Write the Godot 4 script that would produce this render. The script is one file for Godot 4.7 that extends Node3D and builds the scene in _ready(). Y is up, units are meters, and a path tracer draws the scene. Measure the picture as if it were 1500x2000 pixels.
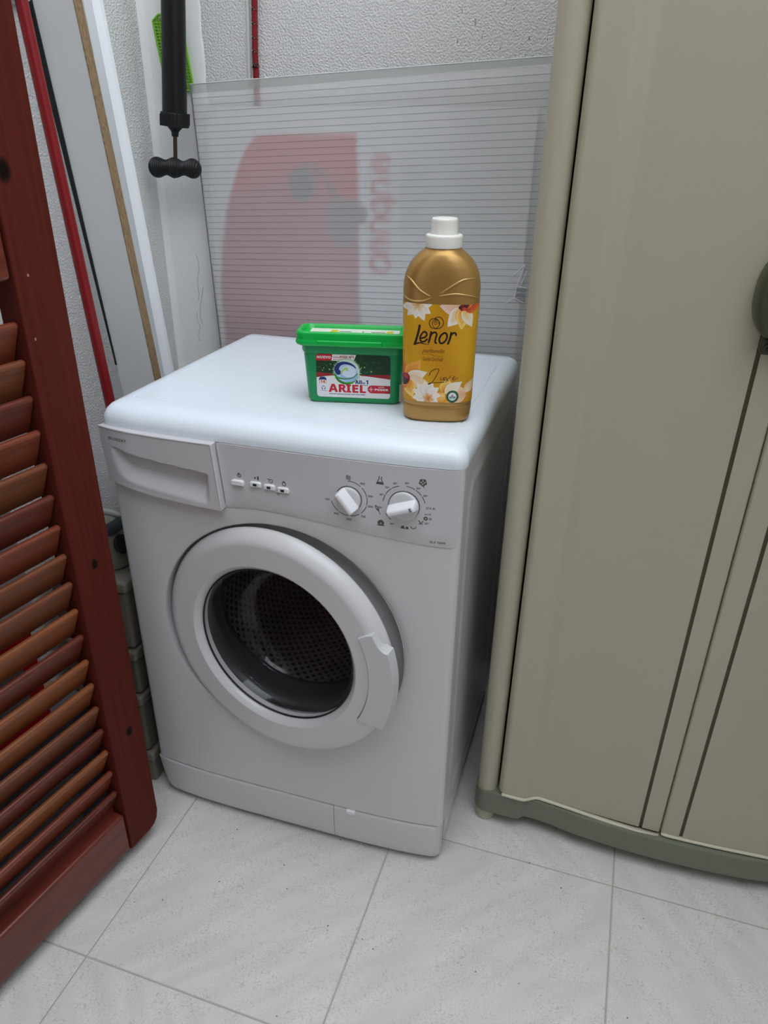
extends Node3D

# ------------------------------------------------------------------ mesh building
class MB:
	var v := PackedVector3Array()
	var n := PackedVector3Array()
	var t := PackedVector2Array()
	func tri(a: Vector3, b: Vector3, c: Vector3, na: Vector3, nb: Vector3, nc: Vector3, ta := Vector2(), tb := Vector2(), tc := Vector2()) -> void:
		var g := (c - a).cross(b - a)
		if g.length_squared() < 1e-20:
			return
		if g.dot(na + nb + nc) >= 0.0:
			v.append_array([a, b, c]); n.append_array([na, nb, nc]); t.append_array([ta, tb, tc])
		else:
			v.append_array([a, c, b]); n.append_array([na, nc, nb]); t.append_array([ta, tc, tb])
	func quad(a: Vector3, b: Vector3, c: Vector3, d: Vector3, nn: Vector3, ua := Vector2(), ub := Vector2(), uc := Vector2(), ud := Vector2()) -> void:
		tri(a, b, c, nn, nn, nn, ua, ub, uc)
		tri(a, c, d, nn, nn, nn, ua, uc, ud)
	# rows of points; a repeated row makes a crease; wrap closes each row
	func grid(rows: Array, wrap := false, flip := false, uvs: Array = []) -> void:
		var start := 0
		for i in range(1, rows.size() + 1):
			var cut := i == rows.size()
			if not cut:
				var ra: PackedVector3Array = rows[i]
				var rb: PackedVector3Array = rows[i - 1]
				cut = ra[0].distance_squared_to(rb[0]) < 1e-14 and ra[ra.size() / 3].distance_squared_to(rb[rb.size() / 3]) < 1e-14
			if cut:
				_sec(rows.slice(start, i), wrap, flip, uvs.slice(start, i) if uvs.size() else [])
				start = i
	func _sec(rows: Array, wrap: bool, flip: bool, uvs: Array) -> void:
		if rows.size() < 2:
			return
		var m: int = rows[0].size()
		var nr := []
		for r in rows:
			var z := PackedVector3Array(); z.resize(m); nr.append(z)
		var cols := m if wrap else m - 1
		for i in rows.size() - 1:
			for j in cols:
				var k := (j + 1) % m
				var a: Vector3 = rows[i][j]
				var b: Vector3 = rows[i + 1][j]
				var c: Vector3 = rows[i + 1][k]
				var d: Vector3 = rows[i][k]
				var f := (c - a).cross(d - b)
				if flip: f = -f
				nr[i][j] += f; nr[i + 1][j] += f; nr[i + 1][k] += f; nr[i][k] += f
		for i in rows.size() - 1:
			for j in cols:
				var k := (j + 1) % m
				var ua := Vector2(); var ub := Vector2(); var uc := Vector2(); var ud := Vector2()
				if uvs.size():
					ua = uvs[i][j]; ub = uvs[i + 1][j]; uc = uvs[i + 1][k]; ud = uvs[i][k]
				var a: Vector3 = rows[i][j]
				var b: Vector3 = rows[i + 1][j]
				var c: Vector3 = rows[i + 1][k]
				var d: Vector3 = rows[i][k]
				tri(a, b, c, nr[i][j].normalized(), nr[i + 1][j].normalized(), nr[i + 1][k].normalized(), ua, ub, uc)
				tri(a, c, d, nr[i][j].normalized(), nr[i + 1][k].normalized(), nr[i][k].normalized(), ua, uc, ud)
	func cap(row: PackedVector3Array, nn: Vector3) -> void:
		var c := Vector3()
		for p in row: c += p
		c /= row.size()
		for j in row.size():
			tri(c, row[j], row[(j + 1) % row.size()], nn, nn, nn)
	func box(lo: Vector3, hi: Vector3) -> void:
		for ax in 3:
			for s in [0, 1]:
				var nn := Vector3(); nn[ax] = 1.0 if s else -1.0
				var p := []
				for q in [[0, 0], [1, 0], [1, 1], [0, 1]]:
					var w := Vector3()
					w[ax] = hi[ax] if s else lo[ax]
					w[(ax + 1) % 3] = hi[(ax + 1) % 3] if q[0] else lo[(ax + 1) % 3]
					w[(ax + 2) % 3] = hi[(ax + 2) % 3] if q[1] else lo[(ax + 2) % 3]
					p.append(w)
				quad(p[0], p[1], p[2], p[3], nn)
	func rbox(size: Vector3, r: float, at := Vector3.ZERO, b := Basis.IDENTITY, k := 2) -> void:
		var h := size * 0.5
		r = minf(r, minf(h.x, minf(h.y, h.z)) * 0.999)
		var inner := h - Vector3(r, r, r)
		var L := []
		for i in k + 1: L.append([tan((-1.0 + float(i) / k) * PI / 4), -1.0])
		for i in k + 1: L.append([tan(float(i) / k * PI / 4), 1.0])
		for ax in 3:
			for s in [-1.0, 1.0]:
				var P := []
				var N := []
				for u in L:
					var pr := PackedVector3Array()
					var nr := PackedVector3Array()
					for w in L:
						var d := Vector3(); d[ax] = s; d[(ax + 1) % 3] = u[0]; d[(ax + 2) % 3] = w[0]
						var q := Vector3(); q[ax] = s * inner[ax]; q[(ax + 1) % 3] = u[1] * inner[(ax + 1) % 3]; q[(ax + 2) % 3] = w[1] * inner[(ax + 2) % 3]
						d = d.normalized()
						pr.append(at + b * (q + d * r)); nr.append(b * d)
					P.append(pr); N.append(nr)
				for i in L.size() - 1:
					for j in L.size() - 1:
						tri(P[i][j], P[i + 1][j], P[i + 1][j + 1], N[i][j], N[i + 1][j], N[i + 1][j + 1])
						tri(P[i][j], P[i + 1][j + 1], P[i][j + 1], N[i][j], N[i + 1][j + 1], N[i][j + 1])
	# profile of (radius, height) spun round an axis; repeated points make creases
	func lathe(prof: Array, xf := Transform3D.IDENTITY, seg := 48, uvscale := Vector2.ONE) -> void:
		var rows := []
		var uvs := []
		var along := 0.0
		for i in prof.size():
			var row := PackedVector3Array()
			var ur := PackedVector2Array()
			if i: along += Vector2(prof[i]).distance_to(prof[i - 1])
			for j in seg + 1:
				var a := TAU * j / seg
				row.append(xf * Vector3(prof[i].x * cos(a), prof[i].y, prof[i].x * sin(a)))
				ur.append(Vector2(uvscale.x * j / seg, uvscale.y * along))
			rows.append(row); uvs.append(ur)
		grid(rows, false, false, uvs)
	func tube(pts: PackedVector3Array, r: float, seg := 10, rads := PackedFloat32Array(), caps := true) -> void:
		var rows := []
		var up := Vector3(0.31, 0.2, 0.93).normalized()
		for i in pts.size():
			var d := (pts[mini(i + 1, pts.size() - 1)] - pts[maxi(i - 1, 0)]).normalized()
			var x := d.cross(up).normalized()
			if x.length() < 0.5: x = d.cross(Vector3.RIGHT).normalized()
			up = x.cross(d).normalized()
			var rr := rads[i] if rads.size() else r
			var row := PackedVector3Array()
			for j in seg:
				var a := TAU * j / seg
				row.append(pts[i] + (x * cos(a) + up * sin(a)) * rr)
			rows.append(row)
		grid(rows, true)
		if caps:
			cap(rows[0], (pts[0] - pts[1]).normalized())
			cap(rows[-1], (pts[-1] - pts[-2]).normalized())
	# flat outline in x, y pushed from z0 to z1 with a chamfer of b round the front
	func prism(poly: PackedVector2Array, z0: float, z1: float, b := 0.0, xf := Transform3D.IDENTITY) -> void:
		var m := poly.size()
		var area := 0.0
		for i in m: area += poly[i].cross(poly[(i + 1) % m])
		if area < 0: poly.reverse()
		var inn := PackedVector2Array()
		for i in m:
			var e0 := (poly[i] - poly[(i + m - 1) % m]).normalized()
			var e1 := (poly[(i + 1) % m] - poly[i]).normalized()
			var n0 := Vector2(-e0.y, e0.x); var n1 := Vector2(-e1.y, e1.x)
			inn.append(poly[i] + (n0 + n1) / maxf(0.4, 1.0 + n0.dot(n1)) * b)
		var idx := Geometry2D.triangulate_polygon(inn)
		for k in range(0, idx.size(), 3):
			var q := []
			for l in 3: q.append(inn[idx[k + l]])
			var nf := xf.basis * Vector3(0, 0, 1)
			tri(xf * Vector3(q[0].x, q[0].y, z1), xf * Vector3(q[1].x, q[1].y, z1), xf * Vector3(q[2].x, q[2].y, z1), nf, nf, nf)
		idx = Geometry2D.triangulate_polygon(poly)
		for k in range(0, idx.size(), 3):
			var q := []
			for l in 3: q.append(poly[idx[k + l]])
			var nf := xf.basis * Vector3(0, 0, -1)
			tri(xf * Vector3(q[0].x, q[0].y, z0), xf * Vector3(q[1].x, q[1].y, z0), xf * Vector3(q[2].x, q[2].y, z0), nf, nf, nf)
		for i in m:
			var k := (i + 1) % m
			var e := (poly[k] - poly[i]).normalized()
			var nn := xf.basis * Vector3(e.y, -e.x, 0)
			var pm := (poly[(i + m - 1) % m] - poly[i]).normalized()
			var pn := (poly[(k + 1) % m] - poly[k]).normalized()
			var na := nn; var nb := nn
			if -pm.dot(e) > 0.8: na = (nn + xf.basis * Vector3(-pm.y, pm.x, 0)).normalized()
			if pn.dot(e) > 0.8: nb = (nn + xf.basis * Vector3(pn.y, -pn.x, 0)).normalized()
			var a0 := xf * Vector3(poly[i].x, poly[i].y, z0); var b0 := xf * Vector3(poly[k].x, poly[k].y, z0)
			var a1 := xf * Vector3(poly[i].x, poly[i].y, z1 - b); var b1 := xf * Vector3(poly[k].x, poly[k].y, z1 - b)
			tri(a0, b0, b1, na, nb, nb); tri(a0, b1, a1, na, nb, na)
			if b > 0:
				var a2 := xf * Vector3(inn[i].x, inn[i].y, z1); var b2 := xf * Vector3(inn[k].x, inn[k].y, z1)
				var zf := xf.basis * Vector3(0, 0, 1)
				var ma := (na + zf).normalized(); var mb := (nb + zf).normalized()
				tri(a1, b1, b2, na, nb, mb); tri(a1, b2, a2, na, mb, ma)
	func mesh() -> ArrayMesh:
		var a := []; a.resize(Mesh.ARRAY_MAX)
		a[Mesh.ARRAY_VERTEX] = v; a[Mesh.ARRAY_NORMAL] = n; a[Mesh.ARRAY_TEX_UV] = t
		var me := ArrayMesh.new()
		me.add_surface_from_arrays(Mesh.PRIMITIVE_TRIANGLES, a)
		return me

# ------------------------------------------------------------------ things, parts, materials
func part(called: String, m: MB, material: Material, parent: Node = self, at := Transform3D.IDENTITY) -> MeshInstance3D:
	return put(called, m.mesh(), material, parent, at)

func put(called: String, m: Mesh, material: Material, parent: Node = self, at := Transform3D.IDENTITY) -> MeshInstance3D:
	var o := MeshInstance3D.new()
	o.name = called; o.mesh = m; o.material_override = material; o.transform = at
	o.cast_shadow = GeometryInstance3D.SHADOW_CASTING_SETTING_ON
	parent.add_child(o, true)
	return o

func thing(called: String, label: String, category: String, at := Transform3D.IDENTITY, group := "") -> Node3D:
	var o := Node3D.new()
	o.name = called; o.transform = at
	add_child(o, true)
	return tag(o, label, category, group)

func tag(o: Node3D, label: String, category: String, group := "") -> Node3D:
	o.set_meta("label", label); o.set_meta("category", category)
	if group: o.set_meta("group", group)
	return o

func structure(o: Node3D, label: String, category: String) -> Node3D:
	tag(o, label, category); o.set_meta("kind", "structure")
	return o

func mat(c: Color, rough := 0.6, metal := 0.0) -> StandardMaterial3D:
	var m := StandardMaterial3D.new()
	m.albedo_color = c; m.roughness = rough; m.metallic = metal
	return m

func noise(freq: float, kind := FastNoiseLite.TYPE_SIMPLEX_SMOOTH, oct := 3, sd := 1) -> FastNoiseLite:
	var f := FastNoiseLite.new()
	f.noise_type = kind; f.frequency = freq; f.seed = sd
	f.fractal_type = FastNoiseLite.FRACTAL_FBM if oct > 1 else FastNoiseLite.FRACTAL_NONE
	f.fractal_octaves = oct
	return f

func noise_tex(f: FastNoiseLite, size: int, lo := Color.BLACK, hi := Color.WHITE) -> NoiseTexture2D:
	var t := NoiseTexture2D.new()
	t.width = size; t.height = size; t.seamless = true; t.noise = f
	if lo != Color.BLACK or hi != Color.WHITE:
		var g := Gradient.new(); g.set_color(0, lo); g.set_color(1, hi)
		t.color_ramp = g
	return t

func tri_map(m: StandardMaterial3D, scale: Vector3, world := false) -> StandardMaterial3D:
	m.uv1_triplanar = true; m.uv1_world_triplanar = world; m.uv1_scale = scale
	return m

# ------------------------------------------------------------------ printing on images
func fill_poly(im: Image, pts: PackedVector2Array, c: Color) -> void:
	var y0 := 1e9; var y1 := -1e9
	for p in pts: y0 = minf(y0, p.y); y1 = maxf(y1, p.y)
	var m := pts.size()
	for y in range(maxi(0, int(floor(y0))), mini(im.get_height(), int(ceil(y1)) + 1)):
		var fy := y + 0.5
		var xs := PackedFloat32Array()
		for i in m:
			var a := pts[i]; var b := pts[(i + 1) % m]
			if (a.y <= fy) != (b.y <= fy):
				xs.append(a.x + (fy - a.y) / (b.y - a.y) * (b.x - a.x))
		xs.sort()
		for k in range(0, xs.size() - 1, 2):
			var a := int(round(xs[k])); var b := int(round(xs[k + 1]))
			if b > a: im.fill_rect(Rect2i(a, y, b - a, 1), c)

func disc(im: Image, p: Vector2, r: float, c: Color, sx := 1.0, turn := 0.0) -> void:
	var q := PackedVector2Array()
	for i in 40: q.append(p + (Vector2(cos(TAU * i / 40) * sx, sin(TAU * i / 40)) * r).rotated(turn))
	fill_poly(im, q, c)

func stroke(im: Image, pts: PackedVector2Array, w0: float, c: Color, w1 := -1.0, smooth := true) -> void:
	if w1 < 0: w1 = w0
	var path := pts
	if smooth and pts.size() > 2:
		path = PackedVector2Array()
		for i in pts.size() - 1:
			var a := pts[maxi(i - 1, 0)]; var d := pts[mini(i + 2, pts.size() - 1)]
			for k in 8: path.append(pts[i].cubic_interpolate(pts[i + 1], a, d, k / 8.0))
		path.append(pts[-1])
	for i in path.size():
		var f := float(i) / maxi(1, path.size() - 1)
		var w := lerpf(w0, w1, f) * 0.5
		if i + 1 < path.size():
			var d := path[i + 1] - path[i]
			var nn := Vector2(-d.y, d.x).normalized() * w
			fill_poly(im, PackedVector2Array([path[i] + nn, path[i + 1] + nn, path[i + 1] - nn, path[i] - nn]), c)
		if w > 1.0: disc(im, path[i], w, c)

func arc(c: Vector2, r: float, a0: float, a1: float) -> PackedVector2Array:
	var q := PackedVector2Array()
	for i in 21: q.append(c + Vector2(cos(deg_to_rad(lerpf(a0, a1, i / 20.0))), -sin(deg_to_rad(lerpf(a0, a1, i / 20.0)))) * r)
	return q

# words fitted into the rectangle x0, y0, x1, y1 of an image
func words(im: Image, s: String, x0: float, y0: float, x1: float, y1: float, c: Color, bold := true, slant := 0.0, font := "Droid Sans", heavy := 0.0) -> void:
	var f := SystemFont.new()
	f.font_names = PackedStringArray([font]); f.font_weight = 700 if bold else 400
	var tm := TextMesh.new()
	tm.text = s; tm.font = f; tm.font_size = 64; tm.pixel_size = 0.01; tm.depth = 0.02; tm.curve_step = 2.0
	var a := tm.get_mesh_arrays()
	var vv: PackedVector3Array = a[Mesh.ARRAY_VERTEX]
	var nn: PackedVector3Array = a[Mesh.ARRAY_NORMAL]
	var ix: PackedInt32Array = a[Mesh.ARRAY_INDEX] if a[Mesh.ARRAY_INDEX] != null else PackedInt32Array(range(vv.size()))
	var lo := Vector2(1e9, 1e9); var hi := Vector2(-1e9, -1e9)
	for p in vv:
		lo = lo.min(Vector2(p.x, p.y)); hi = hi.max(Vector2(p.x, p.y))
	var sc := Vector2((x1 - x0) / maxf(1e-6, hi.x - lo.x), (y1 - y0) / maxf(1e-6, hi.y - lo.y))
	for k in range(0, ix.size(), 3):
		if nn[ix[k]].z < 0.5: continue
		var q := PackedVector2Array()
		for l in 3:
			var p := vv[ix[k + l]]
			var h := p.y - lo.y
			q.append(Vector2(x0 + (p.x - lo.x) * sc.x + slant * h * sc.y, y1 - h * sc.y))
		fill_poly(im, q, c)
		if heavy > 0:
			for o in [Vector2(heavy, 0), Vector2(-heavy, 0), Vector2(0, heavy), Vector2(0, -heavy)]:
				var q2 := PackedVector2Array()
				for p in q: q2.append(p + o)
				fill_poly(im, q2, c)

func tex(im: Image) -> ImageTexture:
	return ImageTexture.create_from_image(im)

func printed(im: Image, rough := 0.4) -> StandardMaterial3D:
	var m := mat(Color.WHITE, rough)
	m.albedo_texture = tex(im)
	m.texture_repeat = false
	return m

const CAM := Vector3(0.4656, 1.2310, 0.9423)
var white: StandardMaterial3D
var cream: StandardMaterial3D
var black: StandardMaterial3D

func _ready() -> void:
	# ---------------- camera, sky, exposure
	var cam := Camera3D.new()
	cam.name = "camera"
	cam.position = CAM
	cam.rotation_order = EULER_ORDER_YXZ
	cam.rotation = Vector3(-0.4687, 0.2956, 0.0118)
	cam.fov = 69.4526; cam.near = 0.02; cam.far = 60.0
	add_child(cam); cam.current = true
	var sm := ProceduralSkyMaterial.new()
	sm.sky_top_color = Color(0.87, 0.90, 0.935); sm.sky_horizon_color = Color(0.90, 0.90, 0.90)
	sm.ground_horizon_color = Color(0.6, 0.6, 0.58); sm.ground_bottom_color = Color(0.4, 0.4, 0.38)
	var sky := Sky.new(); sky.sky_material = sm
	var env := Environment.new()
	env.background_mode = Environment.BG_SKY; env.sky = sky
	env.tonemap_mode = Environment.TONE_MAPPER_LINEAR
	env.tonemap_exposure = 5.0
	env.sdfgi_enabled = true; env.ssao_enabled = true; env.ssil_enabled = true
	var we := WorldEnvironment.new(); we.name = "world"; we.environment = env
	add_child(we)
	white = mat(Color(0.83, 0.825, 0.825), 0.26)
	cream = mat(Color(0.715, 0.695, 0.61), 0.42)
	black = mat(Color(0.035, 0.035, 0.035), 0.5)
	room()
	floor_tiles()
	washing_machine()
	wardrobe()
	shutter()
	polycarbonate()
	leaning_things()
	hanging_things()
	bottle()
	tub()
	hidden_stack()

# ------------------------------------------------------------------ setting
const XL := -0.533
const ZB := -0.62
func room() -> void:
	var bump := noise_tex(noise(0.02, FastNoiseLite.TYPE_SIMPLEX_SMOOTH, 4, 3), 512)
	var stucco := tri_map(mat(Color(0.865, 0.86, 0.85), 0.9), Vector3(17.0, 17.0, 17.0), true)
	stucco.heightmap_enabled = true; stucco.heightmap_texture = bump; stucco.heightmap_scale = 0.17
	var m := MB.new()
	m.box(Vector3(XL - 0.12, -0.1, ZB - 0.14), Vector3(1.45, 4.2, ZB))
	var wb := part("wall_back", m, stucco)
	structure(wb, "rough white plastered wall behind the translucent sheet", "wall")
	# dirt in the pits of the plaster
	var rng := RandomNumberGenerator.new(); rng.seed = 7
	m = MB.new()
	for k in 150:
		var wx := rng.randf_range(0.10, 0.36); var wy := rng.randf_range(1.36, 1.75)
		if rng.randf() > (wx - 0.06) / 0.3: continue
		var w := rng.randf_range(0.0005, 0.0013); var l := rng.randf_range(0.0010, 0.0075); var sk := rng.randf_range(-0.0012, 0.0012)
		var zf := ZB + 0.0003
		m.quad(Vector3(wx - w, wy, zf), Vector3(wx + w, wy, zf), Vector3(wx + w * 0.4 + sk, wy + l, zf), Vector3(wx - w * 0.4 + sk, wy + l, zf), Vector3(0, 0, 1))
	part("dirt_fleck", m, mat(Color(0.50, 0.49, 0.475), 0.95), wb).set_meta("kind", "stuff")
	m = MB.new()
	m.box(Vector3(XL - 0.12, -0.1, ZB), Vector3(XL, 4.2, 0.705))
	m.box(Vector3(XL - 0.12, -0.1, 0.705), Vector3(-0.352, 4.2, 2.5))
	structure(part("wall_left", m, stucco), "rough white stucco wall behind the leaning boards", "wall")
	m = MB.new()
	m.box(Vector3(1.267, -0.1, ZB), Vector3(1.45, 2.5, 2.5))
	structure(part("wall_right", m, stucco), "white plaster wall beyond the wardrobe, outside the picture", "wall")
	m = MB.new()
	m.box(Vector3(XL - 0.12, -0.1, 2.5), Vector3(1.45, 4.2, 2.64))
	structure(part("wall_front", m, mat(Color(0.36, 0.29, 0.26), 0.8)), "white plaster wall behind the viewer, outside the picture", "wall")
	# smooth plaster repair in the corner, with a crack
	m = MB.new()
	var edge := noise(9.0, FastNoiseLite.TYPE_SIMPLEX_SMOOTH, 3, 4)
	var rows := []
	for i in 90:
		var y := 0.02 + 2.0 * i / 89.0
		var w := -0.405 + 0.006 * edge.get_noise_2d(y * 4.0, 0.5)
		if y < 1.05: w -= 0.03 * (1.05 - y)
		rows.append(PackedVector3Array([Vector3(w + 0.004, y, ZB), Vector3(w, y, ZB + 0.003), Vector3(w - 0.02, y, ZB + 0.0045 + 0.0008 * edge.get_noise_2d(y * 3, 7)), Vector3(w - 0.06, y, ZB + 0.005), Vector3(XL + 0.012, y, ZB + 0.006), Vector3(XL + 0.003, y, ZB + 0.011), Vector3(XL, y, ZB + 0.02)]))
	m.grid(rows)
	structure(part("trim_1", m, mat(Color(0.95, 0.95, 0.945), 0.8)), "smooth white plaster strip filling the corner beside the pump", "plaster")
	m = MB.new()
	var rr := RandomNumberGenerator.new(); rr.seed = 12
	for c in [[-0.462, 0.99, 0.12], [-0.452, 0.92, 0.10], [-0.475, 0.86, 0.08]]:
		var x: float = c[0]; var y: float = c[1]
		var q := PackedVector3Array()
		for k in 7:
			q.append(Vector3(x, y, ZB + 0.0052)); x += rr.randf_range(-0.005, 0.005); y -= c[2] / 7.0
		m.tube(q, 0.0005, 5)
	part("crack", m, mat(Color(0.72, 0.70, 0.67), 0.9), get_node("trim_1"))

func floor_tiles() -> void:
	var s := 0.4176
	var th := -0.0148
	var f := Node3D.new(); f.name = "floor"; add_child(f)
	structure(f, "floor of pale grey mottled ceramic tiles with thin joints", "floor")
	var m := MB.new()
	m.box(Vector3(XL - 0.1, -0.1, ZB - 0.1), Vector3(1.4, -0.0012, 2.6))
	part("grout", m, mat(Color(0.70, 0.67, 0.63), 0.9), f)
	# two glaze prints: pale grey ground, worm-like beige relief lines in clouds, soft diagonal veins
	var mats := []
	for w in 2:
		var N := 768
		var im := Image.create(N, N, false, Image.FORMAT_RGB8)
		var hm := Image.create(N, N, false, Image.FORMAT_L8)
		var worm := noise(0.058, FastNoiseLite.TYPE_SIMPLEX_SMOOTH, 2, 20 + w)
		var cloud := noise(0.006, FastNoiseLite.TYPE_SIMPLEX_SMOOTH, 3, 40 + w)
		var vein := noise(0.004, FastNoiseLite.TYPE_SIMPLEX_SMOOTH, 3, 60 + w)
		for y in N:
			for x in N:
				var c := cloud.get_noise_2d(x * 0.8 + y * 0.5, (y - x) * 0.9)
				var wv := absf(worm.get_noise_2d(x, y))
				var line := smoothstep(0.12, 0.03, wv) * smoothstep(-0.50, 0.20, c)
				var vn := vein.get_noise_2d((x + y) * 0.45, (x - y) * 2.2)
				var g := 0.862 + 0.02 * c + 0.035 * vn
				im.set_pixel(x, y, Color(g - 0.075 * line, g - 0.009 - 0.090 * line, g - 0.026 - 0.112 * line))
				hm.set_pixel(x, y, Color(0.6 - 0.5 * line, 0, 0))
		var tm := mat(Color(1, 1, 1), 0.42)
		tm.albedo_texture = tex(im)
		tm.heightmap_enabled = true; tm.heightmap_texture = tex(hm); tm.heightmap_scale = 0.03
		mats.append(tm)
	var meshes := []
	var h := s * 0.5 - 0.0011
	for turn in 4:
		m = MB.new()
		var b := 0.0012
		var P := [Vector3(-h, 0, -h), Vector3(h, 0, -h), Vector3(h, 0, h), Vector3(-h, 0, h)]
		var U := [Vector2(0, 0), Vector2(1, 0), Vector2(1, 1), Vector2(0, 1)]
		var I := []; var V := []
		for i in 4:
			I.append(P[i] * (h - b) / h); V.append(U[(i + turn) % 4])
		m.quad(I[0], I[1], I[2], I[3], Vector3.UP, V[0], V[1], V[2], V[3])
		for i in 4:
			var k := (i + 1) % 4
			var o: Vector3 = (P[i] + P[k]).normalized()
			var a: Vector3 = P[i] - Vector3(0, b * 0.8, 0); var c: Vector3 = P[k] - Vector3(0, b * 0.8, 0)
			m.quad(I[i], I[k], c, a, (o + Vector3.UP).normalized(), V[i], V[k], V[k], V[i])
			m.quad(a, c, c - Vector3(0, 0.008, 0), a - Vector3(0, 0.008, 0), o, V[i], V[k], V[k], V[i])
		meshes.append(m.mesh())
	var rng := RandomNumberGenerator.new(); rng.seed = 5
	for i in range(-1, 4):
		for j in range(-3, 6):
			var p := Vector2(-0.2278 + (i + 0.5) * s * cos(th) + (j + 0.5) * s * sin(th), 0.3512 - (i + 0.5) * s * sin(th) + (j + 0.5) * s * cos(th))
			if p.x < XL - 0.1 or p.x > 1.4 or p.y < ZB - 0.15 or p.y > 2.6: continue
			put("tile", meshes[rng.randi() % 4], mats[rng.randi() % 2], f, Transform3D(Basis(Vector3.UP, th), Vector3(p.x, rng.randf_range(-0.0003, 0.0), p.y)))

	m = MB.new()
	for k in 60:
		var p := Vector3(rng.randf_range(-0.25, 0.9), 0.0006, rng.randf_range(-0.1, 0.6))
		m.rbox(Vector3(rng.randf_range(0.001, 0.0028), 0.0012, rng.randf_range(0.001, 0.002)), 0.0004, p, Basis(Vector3.UP, rng.randf() * 3.0), 1)
	part("dirt_speck", m, mat(Color(0.42, 0.38, 0.34), 0.9), f).set_meta("kind", "stuff")

# ------------------------------------------------------------------ washing machine
func bow(x: float) -> float:
	return 0.013 * (1.0 - pow(minf(absf(x) / 0.298, 1.0), 4))

# where a mark seen on the plane z = 0 lies on the bowed panel, in pixels of the panel print
func onp(x: float, y: float) -> Vector2:
	var d := 0.016
	var px := x + (CAM.x - x) / CAM.z * d
	var py := y + (CAM.y - y) / CAM.z * d
	return Vector2((px + 0.30) / 0.60 * 4096.0, (0.835 - py) / 0.15 * 1024.0)

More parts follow.
